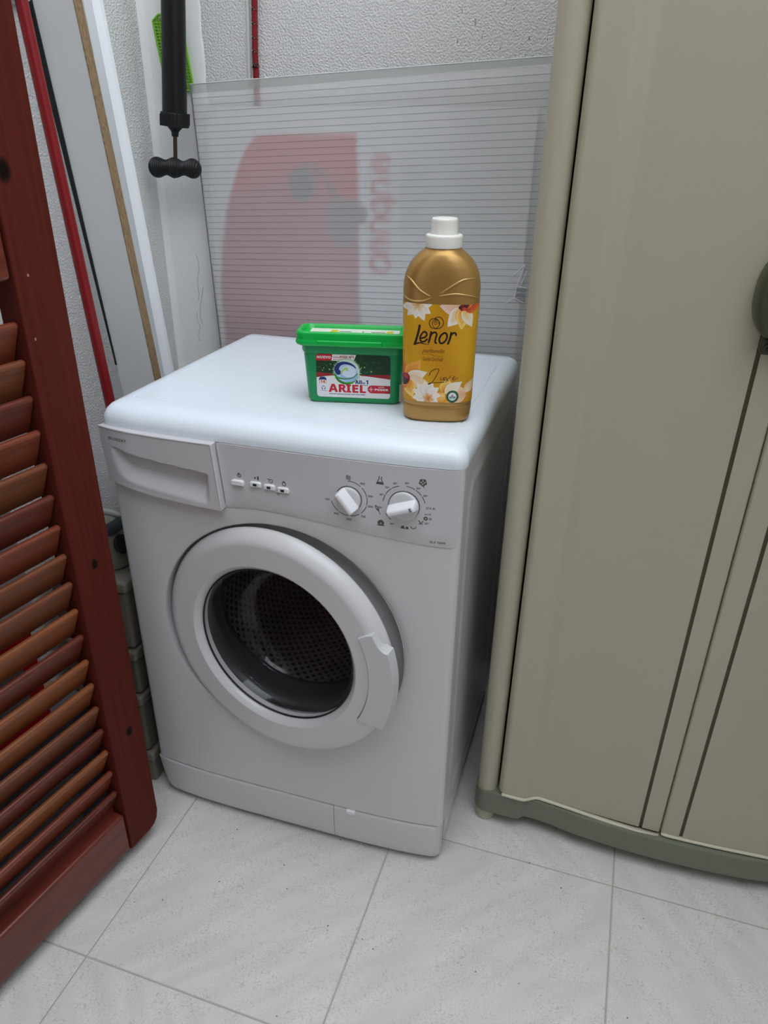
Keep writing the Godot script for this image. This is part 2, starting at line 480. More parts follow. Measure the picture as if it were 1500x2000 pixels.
func panel_print() -> Image:
	var im := Image.create(4096, 1024, false, Image.FORMAT_RGB8)
	im.fill(Color(0.805, 0.795, 0.80))
	var ink := Color(0.30, 0.29, 0.29)
	var W := func(s: String, x: float, y: float, w: float, h: float) -> void:
		var p := onp(x, y)
		words(im, s, p.x - w * 6826 / 2, p.y - h * 6826 / 2, p.x + w * 6826 / 2, p.y + h * 6826 / 2, ink, true)
	W.call("BLUESKY", -0.2725, 0.792, 0.037, 0.0052)
	W.call("BLF 1009", 0.2605, 0.6895, 0.023, 0.004)
	# first dial: spin speeds
	var c1 := onp(0.123, 0.746); var mm := 6.826
	disc(im, c1, 20.6 * mm, Color(0.16, 0.16, 0.16)); disc(im, c1, 20.0 * mm, Color(0.5, 0.5, 0.5))
	for a in [[92, 52], [44, 14], [10, -13], [-19, -48], [-56, -84], [-93, -123], [-129, -163]]:
		stroke(im, arc(c1, 28.5 * mm, a[0], a[1]), 8.0, ink, -1, false)
	var k1 := [["400", 52], ["500", 14], ["600", -14], ["700", -50], ["800", -90], ["900", -126], ["1000", -170]]
	for e in k1:
		var q := c1 + Vector2(cos(deg_to_rad(e[1])), -sin(deg_to_rad(e[1]))) * 34.5 * mm
		words(im, e[0], q.x - 26, q.y - 12, q.x + 26, q.y + 12, ink, true)
	var b1 := onp(0.1225, 0.7805)
	for k in 4: stroke(im, PackedVector2Array([b1 + Vector2(-22, -18 + 12 * k), b1 + Vector2(-8, -22 + 12 * k), b1 + Vector2(8, -14 + 12 * k), b1 + Vector2(22, -18 + 12 * k)]), 7, ink)
	# second dial: programmes
	var c2 := onp(0.2085, 0.746)
	disc(im, c2, 23.6 * mm, Color(0.16, 0.16, 0.16)); disc(im, c2, 23.0 * mm, Color(0.5, 0.5, 0.5))
	for a in [[84, 62], [57, 38], [33, 15], [105, 124], [128, 150], [154, 173], [-148, -128]]:
		stroke(im, arc(c2, 31.5 * mm, a[0], a[1]), 8.0, ink, -1, false)
	for e in [["90°", 84], ["60°", 55], ["40°", 32], ["60°", 112], ["30°", 134], ["40°", 158], ["30°", -168], ["40°", -118]]:
		var q := c2 + Vector2(cos(deg_to_rad(e[1])), -sin(deg_to_rad(e[1]))) * 36.5 * mm
		words(im, e[0], q.x - 22, q.y - 11, q.x + 22, q.y + 11, ink, true)
	W.call("ECO 40", 0.2485, 0.746, 0.013, 0.0035)
	W.call("quick", 0.2445, 0.7355, 0.010, 0.0038)
	var q := onp(0.2415, 0.7285); disc(im, q, 22, ink); disc(im, q, 9, Color(0.7, 0.7, 0.7))
	words(im, "30", q.x + 30, q.y - 12, q.x + 60, q.y + 12, ink)
	q = onp(0.2345, 0.7215)
	stroke(im, PackedVector2Array([q + Vector2(-20, -18), q + Vector2(0, 8), q + Vector2(24, -16)]), 9, ink); stroke(im, PackedVector2Array([q + Vector2(-18, 18), q + Vector2(18, 18)]), 9, ink)
	words(im, "60°", q.x + 40, q.y - 4, q.x + 84, q.y + 18, ink)
	q = onp(0.2075, 0.7100); disc(im, q, 17, ink); disc(im, q + Vector2(44, 4), 15, ink); stroke(im, PackedVector2Array([q + Vector2(-24, 10), q + Vector2(24, 14)]), 8, ink)
	q = onp(0.2235, 0.7115); stroke(im, PackedVector2Array([q + Vector2(-26, -8), q + Vector2(-14, 12), q + Vector2(14, 12), q + Vector2(26, -8)]), 8, ink)
	# flask, cotton, feather, wool signs
	q = onp(0.1715, 0.7825)
	stroke(im, PackedVector2Array([q + Vector2(-8, -42), q + Vector2(-10, -16), q + Vector2(-36, 38), q + Vector2(36, 38), q + Vector2(12, -16), q + Vector2(18, -38)]), 9, ink, -1, false)
	fill_poly(im, PackedVector2Array([q + Vector2(-26, 16), q + Vector2(24, 16), q + Vector2(36, 38), q + Vector2(-36, 38)]), ink)
	q = onp(0.2355, 0.7865)
	for k in 5: disc(im, q + Vector2(cos(TAU * k / 5.0 + 0.3), sin(TAU * k / 5.0 + 0.3)) * 22, 19, ink)
	for k in 4: disc(im, q + Vector2(cos(TAU * k / 4.0), sin(TAU * k / 4.0)) * 18, 8, Color(0.78, 0.78, 0.78))
	stroke(im, PackedVector2Array([q + Vector2(2, 28), q + Vector2(12, 50)]), 9, ink)
	q = onp(0.1675, 0.7365)
	disc(im, q, 36, ink, 0.42, -0.55); disc(im, q, 22, Color(0.75, 0.75, 0.75), 0.3, -0.55); stroke(im, PackedVector2Array([q, q + Vector2(34, 66)]), 7, ink)
	q = onp(0.1735, 0.7125)
	disc(im, q, 34, ink); disc(im, q + Vector2(0, 6), 10, Color(0.7, 0.7, 0.7)); stroke(im, PackedVector2Array([q + Vector2(-36, 28), q + Vector2(36, 28)]), 9, ink)
	# button signs
	q = onp(-0.0585, 0.7585); disc(im, q, 24, ink); disc(im, q, 15, Color(0.8, 0.8, 0.8)); stroke(im, PackedVector2Array([q + Vector2(0, -32), q + Vector2(0, 2)]), 10, ink)
	q = onp(-0.0285, 0.7580); fill_poly(im, PackedVector2Array([q + Vector2(-26, -16), q + Vector2(-2, 0), q + Vector2(-26, 16)]), ink); im.fill_rect(Rect2i(int(q.x) + 8, int(q.y) - 22, 18, 44), ink)
	q = onp(-0.0045, 0.7565); stroke(im, arc(q, 19, 0, 360), 8, ink); stroke(im, PackedVector2Array([q + Vector2(-34, -22), q + Vector2(-10, -14)]), 9, ink)
	q = onp(0.0175, 0.7545); stroke(im, arc(q, 19, 0, 360), 8, ink); stroke(im, PackedVector2Array([q + Vector2(-18, -10), q + Vector2(0, -32), q + Vector2(18, -10)]), 8, ink)
	q = onp(0.0065, 0.7362); stroke(im, arc(q, 11, 0, 360), 6, Color(0.42, 0.40, 0.34))
	stroke(im, PackedVector2Array([q + Vector2(-14, -5), q + Vector2(-50, -18)]), 5, Color(0.55, 0.53, 0.48)); stroke(im, PackedVector2Array([q + Vector2(14, -5), q + Vector2(50, -14)]), 5, Color(0.55, 0.53, 0.48))
	im.shrink_x2()
	return im

func panel_uv(p: Vector3) -> Vector2:
	return Vector2((p.x + 0.30) / 0.60, (0.835 - p.y) / 0.15)

func outline(hx: float, zb: float, zf: float, r: float, y: float, bowed: float) -> PackedVector3Array:
	var q := PackedVector3Array()
	var cs := [[hx - r, zf - r, 0.0], [-hx + r, zf - r, 90.0], [-hx + r, zb + r, 180.0], [hx - r, zb + r, 270.0]]
	for k in 4:
		for i in 9:
			var a := deg_to_rad(cs[k][2] + 90.0 * i / 8.0)
			q.append(Vector3(cs[k][0] + r * cos(a), y, cs[k][1] + r * sin(a)))
		var nx: Array = cs[(k + 1) % 4]
		var b0: Vector3 = q[-1]
		var a1 := deg_to_rad(nx[2])
		var b1 := Vector3(nx[0] + r * cos(a1), y, nx[1] + r * sin(a1))
		for i in range(1, 10): q.append(b0.lerp(b1, i / 10.0))
	if bowed != 0.0:
		var zm := (zb + zf) * 0.5
		for i in q.size():
			if q[i].z > zm: q[i].z += bowed * (1.0 - pow(minf(absf(q[i].x) / 0.3, 1.0), 4)) * smoothstep(zm, zf, q[i].z)
	return q

func washing_machine() -> void:
	var wm := thing("washing_machine", "white front-loading washing machine with its round door slightly ajar", "washing machine")
	var D := -0.523
	var CY := 0.466
	var RR := 0.2195
	# front panel with the round opening
	var m := MB.new()
	var yb := 0.102; var yt := 0.817; var xe := 0.284
	var angs := PackedFloat32Array()
	for i in 120: angs.append(TAU * i / 120.0)
	for c in [Vector2(xe, yt - CY), Vector2(-xe, yt - CY), Vector2(-xe, yb - CY), Vector2(xe, yb - CY)]: angs.append(fposmod(c.angle(), TAU))
	angs.sort()
	var rows := []
	for k in 10:
		var row := PackedVector3Array()
		for a in angs:
			var d := Vector2(cos(a), sin(a))
			var far := 1e9
			if absf(d.x) > 1e-6: far = minf(far, xe / absf(d.x))
			if d.y > 1e-6: far = minf(far, (yt - CY) / d.y)
			if d.y < -1e-6: far = minf(far, (yb - CY) / d.y)
			var r := lerpf(RR + 0.003, far, (k - 1) / 8.0) if k > 0 else RR
			row.append(Vector3(d.x * r, CY + d.y * r, bow(d.x * r) - (0.0025 if k == 0 else 0.0)))
		rows.append(row)
	m.grid(rows, true)
	for s in [-1.0, 1.0]:
		rows = []
		for i in 8:
			var a := PI / 2 * i / 6.0 if i < 7 else PI / 2
			var z := bow(xe) - 0.012 + 0.012 * cos(a) if i < 7 else -0.034
			rows.append(PackedVector3Array([Vector3(s * (xe + 0.0125 * sin(a)), yb, z), Vector3(s * (xe + 0.0125 * sin(a)), yt, z)]))
		m.grid(rows)
	part("front_panel", m, white, wm)
	# side panels with the pressed outline
	for s in [-1.0, 1.0]:
		m = MB.new()
		rows = []
		for i in 61:
			var z := lerpf(-0.036, D + 0.008, i / 60.0)
			var row := PackedVector3Array()
			for j in 81:
				var y := lerpf(0.03, 0.817, j / 80.0)
				var q := Vector2(absf(z + 0.275) - 0.175, absf(y - 0.43) - 0.30)
				var sd := Vector2(maxf(q.x, 0), maxf(q.y, 0)).length() + minf(maxf(q.x, q.y), 0.0) - 0.03
				var rib := exp(-pow(sd / 0.006, 2)) * 0.0028 - 0.0022 * smoothstep(0.004, -0.03, sd)
				row.append(Vector3(s * (0.2945 + rib), y, z))
			rows.append(row)
		m.grid(rows)
		m.quad(Vector3(s * 0.2945, 0.03, -0.036), Vector3(s * 0.2945, 0.817, -0.036), Vector3(s * 0.287, 0.817, -0.034), Vector3(s * 0.287, 0.03, -0.034), Vector3(0, 0, 1))
		part("side_panel", m, white, wm)
	m = MB.new()
	m.box(Vector3(-0.294, 0.03, D + 0.004), Vector3(0.294, 0.82, D + 0.010))
	part("back_panel", m, mat(Color(0.6, 0.6, 0.6), 0.5), wm)
	# worktop
	m = MB.new()
	rows = []
	for e in [[0.8165, 0.004, 0.004], [0.8165, 0.0, 0.0], [0.8165, 0.0, 0.0], [0.824, -0.001, -0.0005], [0.832, 0.0, 0.0015], [0.8395, 0.003, 0.007], [0.845, 0.008, 0.015], [0.8485, 0.015, 0.026], [0.85, 0.023, 0.040], [0.85, 0.029, 0.053],
		[0.85, 0.029, 0.053], [0.8488, 0.0294, 0.0534], [0.8488, 0.0306, 0.0546], [0.8504, 0.0312, 0.0552], [0.8504, 0.0312, 0.0552], [0.8506, 0.1, 0.12]]:
		rows.append(outline(0.2985 - e[1], D + minf(e[1], 0.06) * (1.0 if e[1] < 0.02 else 1.5), 0.0025 - e[2], maxf(0.018 - e[1] * 0.3, 0.010), e[0], 0.012 if e[2] < 0.1 else 0.0))
	m.grid(rows, true, true)
	m.cap(rows[0], Vector3.DOWN); m.cap(rows[-1], Vector3.UP)
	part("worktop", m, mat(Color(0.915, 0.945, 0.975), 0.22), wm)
	# recess round the door, rubber seal and drum
	var ax := Transform3D(Basis(Vector3(1, 0, 0), PI / 2), Vector3(0, CY, 0))   # profile height runs along +z
	m = MB.new()
	m.lathe([Vector2(RR, 0.011), Vector2(RR, -0.013), Vector2(RR, -0.013), Vector2(0.172, -0.015)], ax, 96)
	part("door_recess", m, mat(Color(0.80, 0.80, 0.805), 0.4), wm)
	m = MB.new()
	m.lathe([Vector2(0.178, -0.0145), Vector2(0.170, -0.010), Vector2(0.162, -0.016), Vector2(0.157, -0.035), Vector2(0.163, -0.052), Vector2(0.157, -0.064), Vector2(0.160, -0.08), Vector2(0.176, -0.088)], ax, 72)
	part("door_seal", m, mat(Color(0.20, 0.205, 0.21), 0.5), wm)
	var dim := Image.create(128, 128, false, Image.FORMAT_RGB8)
	dim.fill(Color(0.66, 0.64, 0.62))
	for p in [Vector2(32, 32), Vector2(96, 96)]: disc(dim, p, 27, Color(0.01, 0.01, 0.01))
	var steel := mat(Color(0.9, 0.9, 0.9), 0.42, 0.45)
	steel.albedo_texture = tex(dim)
	m = MB.new()
	m.lathe([Vector2(0.176, -0.088), Vector2(0.215, -0.092), Vector2(0.235, -0.11), Vector2(0.236, -0.38), Vector2(0.225, -0.40)], ax, 72, Vector2(74, 50))
	var drum := part("drum", m, steel, wm)
	m = MB.new()
	m.lathe([Vector2(0.225, -0.40), Vector2(0.20, -0.405), Vector2(0.07, -0.39), Vector2(0.0, -0.388)], ax, 72, Vector2(40, 50))
	part("drum_back", m, steel, drum)
	for k in 3:
		m = MB.new()
		var a := deg_to_rad(70.0 + 120.0 * k)
		var q := PackedVector3Array()
		for i in 9: q.append(Vector3(cos(a) * 0.222, CY + sin(a) * 0.222, -0.11 - 0.034 * i))
		m.tube(q, 0.016, 12)
		part("drum_lifter", m, mat(Color(0.45, 0.45, 0.46), 0.3, 0.8), drum)
	# the door, hinged on the left and a little open
	var yaw := deg_to_rad(7.5)
	var dx := Transform3D(Basis(Vector3.UP, -yaw), Vector3(-0.0022, 0.4640, 0.0385))
	var lz := Transform3D(Basis(Vector3(1, 0, 0), PI / 2), Vector3.ZERO)
	m = MB.new()
	m.lathe([Vector2(0.150, -0.022), Vector2(0.212, -0.024), Vector2(0.2165, -0.022), Vector2(0.2180, -0.018), Vector2(0.2175, -0.0145), Vector2(0.2155, -0.010), Vector2(0.2115, -0.0045), Vector2(0.2065, 0.0002), Vector2(0.2015, 0.0028), Vector2(0.1985, 0.0037), Vector2(0.1960, 0.0041), Vector2(0.1945, 0.0042), Vector2(0.161, 0.0046), Vector2(0.1585, 0.0045), Vector2(0.1585, 0.0045), Vector2(0.1565, 0.0035), Vector2(0.1505, -0.003), Vector2(0.1485, -0.009), Vector2(0.1485, -0.022)], lz, 128)
	var door := part("door", m, white, wm, dx)
	var glass := mat(Color(0.25, 0.27, 0.28, 0.10), 0.04)
	glass.transparency = BaseMaterial3D.TRANSPARENCY_ALPHA
	glass.metallic_specular = 0.38
	m = MB.new()
	m.lathe([Vector2(0.1485, -0.009), Vector2(0.144, -0.010), Vector2(0.138, -0.016), Vector2(0.131, -0.034), Vector2(0.124, -0.060), Vector2(0.118, -0.076), Vector2(0.108, -0.085), Vector2(0.09, -0.089), Vector2(0.05, -0.092), Vector2(0.0, -0.093)], lz, 96)
	part("door_glass", m, glass, door)
	m = MB.new()
	m.lathe([Vector2(0.1486, -0.0085), Vector2(0.1470, -0.0075), Vector2(0.1455, -0.0085), Vector2(0.1462, -0.011)], lz, 96)
	part("glass_gasket", m, mat(Color(0.12, 0.12, 0.12), 0.5), door)
	m = MB.new()
	var hp := PackedVector2Array()
	for i in 17:
		var a := deg_to_rad(lerpf(26.0, -28.0, i / 16.0)); hp.append(Vector2(cos(a), sin(a)) * 0.1825)
	for i in 15:
		var a := deg_to_rad(lerpf(-23.0, 17.0, i / 14.0)); hp.append(Vector2(cos(a), sin(a)) * lerpf(0.2265, 0.2255, i / 14.0))
	hp.append(Vector2(0.2085, 0.0665)); hp.append(Vector2(0.2010, 0.0715)); hp.append(Vector2(0.1950, 0.0805)); hp.append(Vector2(0.1885, 0.0925)); hp.append(Vector2(0.178, 0.0885))
	m.prism(hp, -0.012, 0.0085, 0.0012)
	part("door_handle", m, mat(Color(0.82, 0.82, 0.825), 0.3), door)
	m = MB.new()
	var gp := PackedVector2Array()
	for i in 17:
		var a := deg_to_rad(lerpf(26.0, -28.0, i / 16.0)); gp.append(Vector2(cos(a), sin(a)) * 0.1813)
	for i in 17:
		var a := deg_to_rad(lerpf(-28.0, 26.0, i / 16.0)); gp.append(Vector2(cos(a), sin(a)) * 0.1826)
	m.prism(gp, -0.006, 0.0047)
	part("handle_gap", m, mat(Color(0.16, 0.16, 0.17), 0.6), door)
	# control panel
	var pim := panel_print()
	var pm := printed(pim, 0.3)
	m = MB.new()
	rows = []; var uvs := []
	for i in 49:
		var f := i / 48.0
		var row := PackedVector3Array(); var ur := PackedVector2Array()
		for j in 11:
			var y1 := 0.8155
			var x := lerpf(lerpf(-0.0765, -0.0845, j / 10.0), 0.2905, f)
			var y0 := lerpf(0.712, 0.6905, smoothstep(0.12, 1.0, f)) - 0.004 * smoothstep(0.14, 0.0, f)
			var p := Vector3(x, lerpf(y0, y1, j / 10.0), bow(x) + 0.0035)
			if j == 0: p.z -= 0.002
			if i == 48: p.z -= 0.002
			row.append(p); ur.append(panel_uv(p))
		rows.append(row); uvs.append(ur)
	m.grid(rows, false, true, uvs)
	# rim of the panel down to the front
	var rim := PackedVector3Array(); var rim2 := PackedVector3Array()
	for i in 49: rim.append(rows[i][0])
	for j in range(1, 11): rim.append(rows[48][j])
	for i in 48: rim.append(rows[47 - i][10])
	for j in range(1, 10): rim.append(rows[0][10 - j])
	for p in rim: rim2.append(Vector3(p.x, p.y, p.z - 0.006))
	var wuv := PackedVector2Array(); wuv.resize(rim.size()); wuv.fill(Vector2(0.05, 0.95))
	m.grid([rim, rim2], true, false, [wuv, wuv])
	part("control_panel", m, pm, wm)
	# detergent drawer with scooped grip, standing a little proud
	m = MB.new()
	rows = []; uvs = []
	for i in 73:
		var f := i / 72.0
		var row := PackedVector3Array(); var ur := PackedVector2Array()
		for j in 49:
			var g := j / 48.0
			var xl := lerpf(-0.2935, -0.2985, smoothstep(0.0, 0.75, g))
			var xr := lerpf(-0.0785, -0.0872, g)
			var x := lerpf(xl, xr, f)
			var y0 := lerpf(0.722, 0.706, f) - 0.003 * sin(PI * f)
			var y := lerpf(y0, 0.8165, g)
			var z := bow(x) + 0.0150 - 0.006 * pow(1.0 - f, 6)
			var gt := lerpf(0.7775, 0.7635, clampf((x + 0.265) / 0.165, 0, 1)) + 0.006 * pow(clampf(1.0 - (x + 0.272) / 0.06, 0, 1), 3)
			var gb := lerpf(0.731, 0.7125, clampf((x + 0.265) / 0.165, 0, 1)) + 0.010 * pow(clampf(1.0 - (x + 0.272) / 0.05, 0, 1), 3)
			var t := (gt - y) / (gt - gb)
			if t > -0.1 and t < 1.0:
				var sx := smoothstep(-0.277, -0.245, x) * smoothstep(-0.0985, -0.108, x)
				z -= 0.034 * sx * smoothstep(-0.04, 0.04, t) * pow(1.0 - maxf(t, 0.0), 1.25)
			var p := Vector3(x, y, z)
			row.append(p); ur.append(panel_uv(p))
		rows.append(row); uvs.append(ur)
	m.grid(rows, false, true, uvs)
	rim = PackedVector3Array(); rim2 = PackedVector3Array()
	for i in 73: rim.append(rows[i][0])
	for j in range(1, 49): rim.append(rows[72][j])
	for i in 72: rim.append(rows[71 - i][48])
	for j in range(1, 48): rim.append(rows[0][48 - j])
	for p in rim: rim2.append(Vector3(p.x, p.y, bow(p.x) - 0.004))
	wuv = PackedVector2Array(); wuv.resize(rim.size()); wuv.fill(Vector2(0.05, 0.95))
	m.grid([rim, rim2], true, false, [wuv, wuv])
	var edge := PackedVector3Array()
	for j in range(4, 49): edge.append(rows[72][j] + Vector3(-0.0012, 0, -0.0010))
	for i in 73: edge.append(rows[72 - i][48] + Vector3(-0.0012 if i == 0 else 0.0, -0.0010, -0.0010))
	m.tube(edge, 0.0019, 8)
	var dr := part("detergent_drawer", m, pm, wm)
	# buttons
	var bw := mat(Color(0.93, 0.93, 0.94), 0.25)
	for b in [[-0.061, 0.7465, 0.0205], [-0.0305, 0.7475, 0.0190], [-0.007, 0.7462, 0.0190], [0.0160, 0.7445, 0.0190]]:
		var px: float = b[0] + (CAM.x - b[0]) / CAM.z * 0.017
		var py: float = b[1] + (CAM.y - b[1]) / CAM.z * 0.017
		m = MB.new()
		var bp := PackedVector2Array()
		var hw: float = b[2] / 2
		for q in [[-hw + 0.002, 0.0042], [hw - 0.003, 0.0042], [hw - 0.0008, 0.0028], [hw, 0.0], [hw - 0.0005, -0.0042], [-hw + 0.001, -0.0042], [-hw, -0.002], [-hw + 0.0004, 0.003]]: bp.append(Vector2(q[0], q[1]))
		m.prism(bp, -0.004, 0.004 if b[0] > -0.06 else 0.0055, 0.001)
		var bt := part("button", m, bw, wm, Transform3D(Basis(), Vector3(px, py, bow(px) + 0.0035)))
		if b[0] > -0.06:
			m = MB.new(); m.rbox(Vector3(0.0062, 0.0036, 0.001), 0.0004)
			part("indicator", m, black, bt, Transform3D(Basis(), Vector3(-0.0005, -0.0002, 0.0042)))
	# two dials
	for kk in [[0.1285, 0.7535, 0.0192, -51.0, false], [0.2130, 0.7538, 0.0224, 20.0, true]]:
		var c := Vector3(kk[0], kk[1], bow(kk[0]) + 0.0035)
		var R: float = kk[2]
		m = MB.new()
		m.lathe([Vector2(R, 0.0), Vector2(R, 0.003), Vector2(R - 0.001, 0.0042), Vector2(R - 0.004, 0.0046), Vector2(0.0, 0.0046)], Transform3D(Basis(Vector3(1, 0, 0), PI / 2), Vector3.ZERO), 48)
		var kb := part("dial", m, mat(Color(0.84, 0.84, 0.85), 0.3), wm, Transform3D(Basis(), c))
		m = MB.new()
		var L := R * 2.0 * 0.985
		rows = []
		for e in [[0.0, 0.0165, 1.0], [0.006, 0.0145, 1.0], [0.012, 0.0115, 0.97], [0.0155, 0.0095, 0.94], [0.0175, 0.006, 0.90], [0.0178, 0.002, 0.86]]:
			var row := PackedVector3Array()
			var hl: float = L * 0.5 * e[2]; var hw: float = e[1] * 0.5
			for q in [[1.0, -0.8], [1.02, 0.0], [1.0, 0.8], [0.93, 1.0], [0.5, 1.0], [0.0, 1.0], [-0.5, 1.0], [-0.93, 1.0], [-1.0, 0.8], [-1.02, 0.0], [-1.0, -0.8], [-0.93, -1.0], [-0.5, -1.0], [0.0, -1.0], [0.5, -1.0], [0.93, -1.0]]:
				row.append(Vector3(q[0] * hl, q[1] * hw, e[0]))
			rows.append(row)
		m.grid(rows, true); m.cap(rows[-1], Vector3(0, 0, 1))
		var gr := part("grip", m, bw, kb, Transform3D(Basis(Vector3(0, 0, 1), deg_to_rad(kk[3])), Vector3(0, 0, 0.0042)))
		if kk[4]:
			m = MB.new(); m.rbox(Vector3(0.0064, 0.0062, 0.002), 0.0009)
			part("pointer_window", m, mat(Color(0.42, 0.46, 0.48), 0.2), kb, Transform3D(Basis(Vector3(0, 0, 1), deg_to_rad(kk[3])), Vector3(0, 0, 0.0042)) * Transform3D(Basis(Vector3(0, 1, 0), 0.3), Vector3(R * 0.76, 0, 0.0168)))
	# plinth in two pieces, clip and feet
	for e in [["plinth", -0.2960, 0.0895], ["filter_flap", 0.0905, 0.2935]]:
		m = MB.new()
		rows = []
		for j in 9:
			var yy: float = [0.012, 0.0135, 0.018, 0.03, 0.05, 0.075, 0.092, 0.0985, 0.0995][j]
			var ins: float = [0.010, 0.006, 0.003, 0.0012, 0.0004, 0.0, 0.0, 0.0005, 0.004][j]
			var row := PackedVector3Array()
			for i in 41:
				var x := lerpf(e[1], e[2], i / 40.0)
				var z := bow(x) + 0.001 - ins
				if x < -0.262: z -= 0.022 * pow(1.0 - j / 8.0, 1.5) * (1.0 - sqrt(maxf(0.0, 1.0 - pow((-0.262 - x) / 0.0340, 2))))
				if x > 0.276: z -= 0.012 * (1.0 - sqrt(maxf(0.0, 1.0 - pow((x - 0.276) / 0.0180, 2))))
				row.append(Vector3(x, yy, z))
			rows.append(row)
		m.grid(rows)
		for i in 40:
			m.quad(rows[8][i], rows[8][i + 1], Vector3(rows[8][i + 1].x, 0.0995, -0.03), Vector3(rows[8][i].x, 0.0995, -0.03), Vector3.UP)
			m.quad(rows[0][i], rows[0][i + 1], Vector3(rows[0][i + 1].x, 0.012, -0.03), Vector3(rows[0][i].x, 0.012, -0.03), Vector3.DOWN)
		for s in [0, 40]:
			for j in 8:
				m.quad(rows[j][s], rows[j + 1][s], Vector3(rows[j + 1][s].x, rows[j + 1][s].y, -0.03), Vector3(rows[j][s].x, rows[j][s].y, -0.03), Vector3(-1 if s == 0 else 1, 0, 0))
		part(e[0], m, white, wm)
	m = MB.new(); m.box(Vector3(-0.285, 0.0997, -0.03), Vector3(0.285, 0.1018, -0.003))
	part("seam_gap", m, mat(Color(0.12, 0.12, 0.12), 0.8), wm)
	m = MB.new(); m.rbox(Vector3(0.0165, 0.010, 0.010), 0.001)
	part("flap_clip", m, mat(Color(0.95, 0.95, 0.95), 0.3), wm, Transform3D(Basis(Vector3(1, 0, 0), 0.15), Vector3(0.1245, 0.0955, bow(0.12) - 0.0005)))
	m = MB.new(); m.box(Vector3(-0.292, 0.02, D + 0.02), Vector3(0.292, 0.029, -0.03))
	part("base_tray", m, mat(Color(0.12, 0.12, 0.12), 0.7), wm)
	for q in [[-0.25, -0.06], [0.25, -0.06], [-0.25, -0.46], [0.25, -0.46]]:
		m = MB.new(); m.lathe([Vector2(0.0, 0.0), Vector2(0.02, 0.0), Vector2(0.02, 0.0), Vector2(0.018, 0.022), Vector2(0.0, 0.022)], Transform3D(Basis(), Vector3(q[0], 0, q[1])), 20)
		part("foot", m, black, wm)

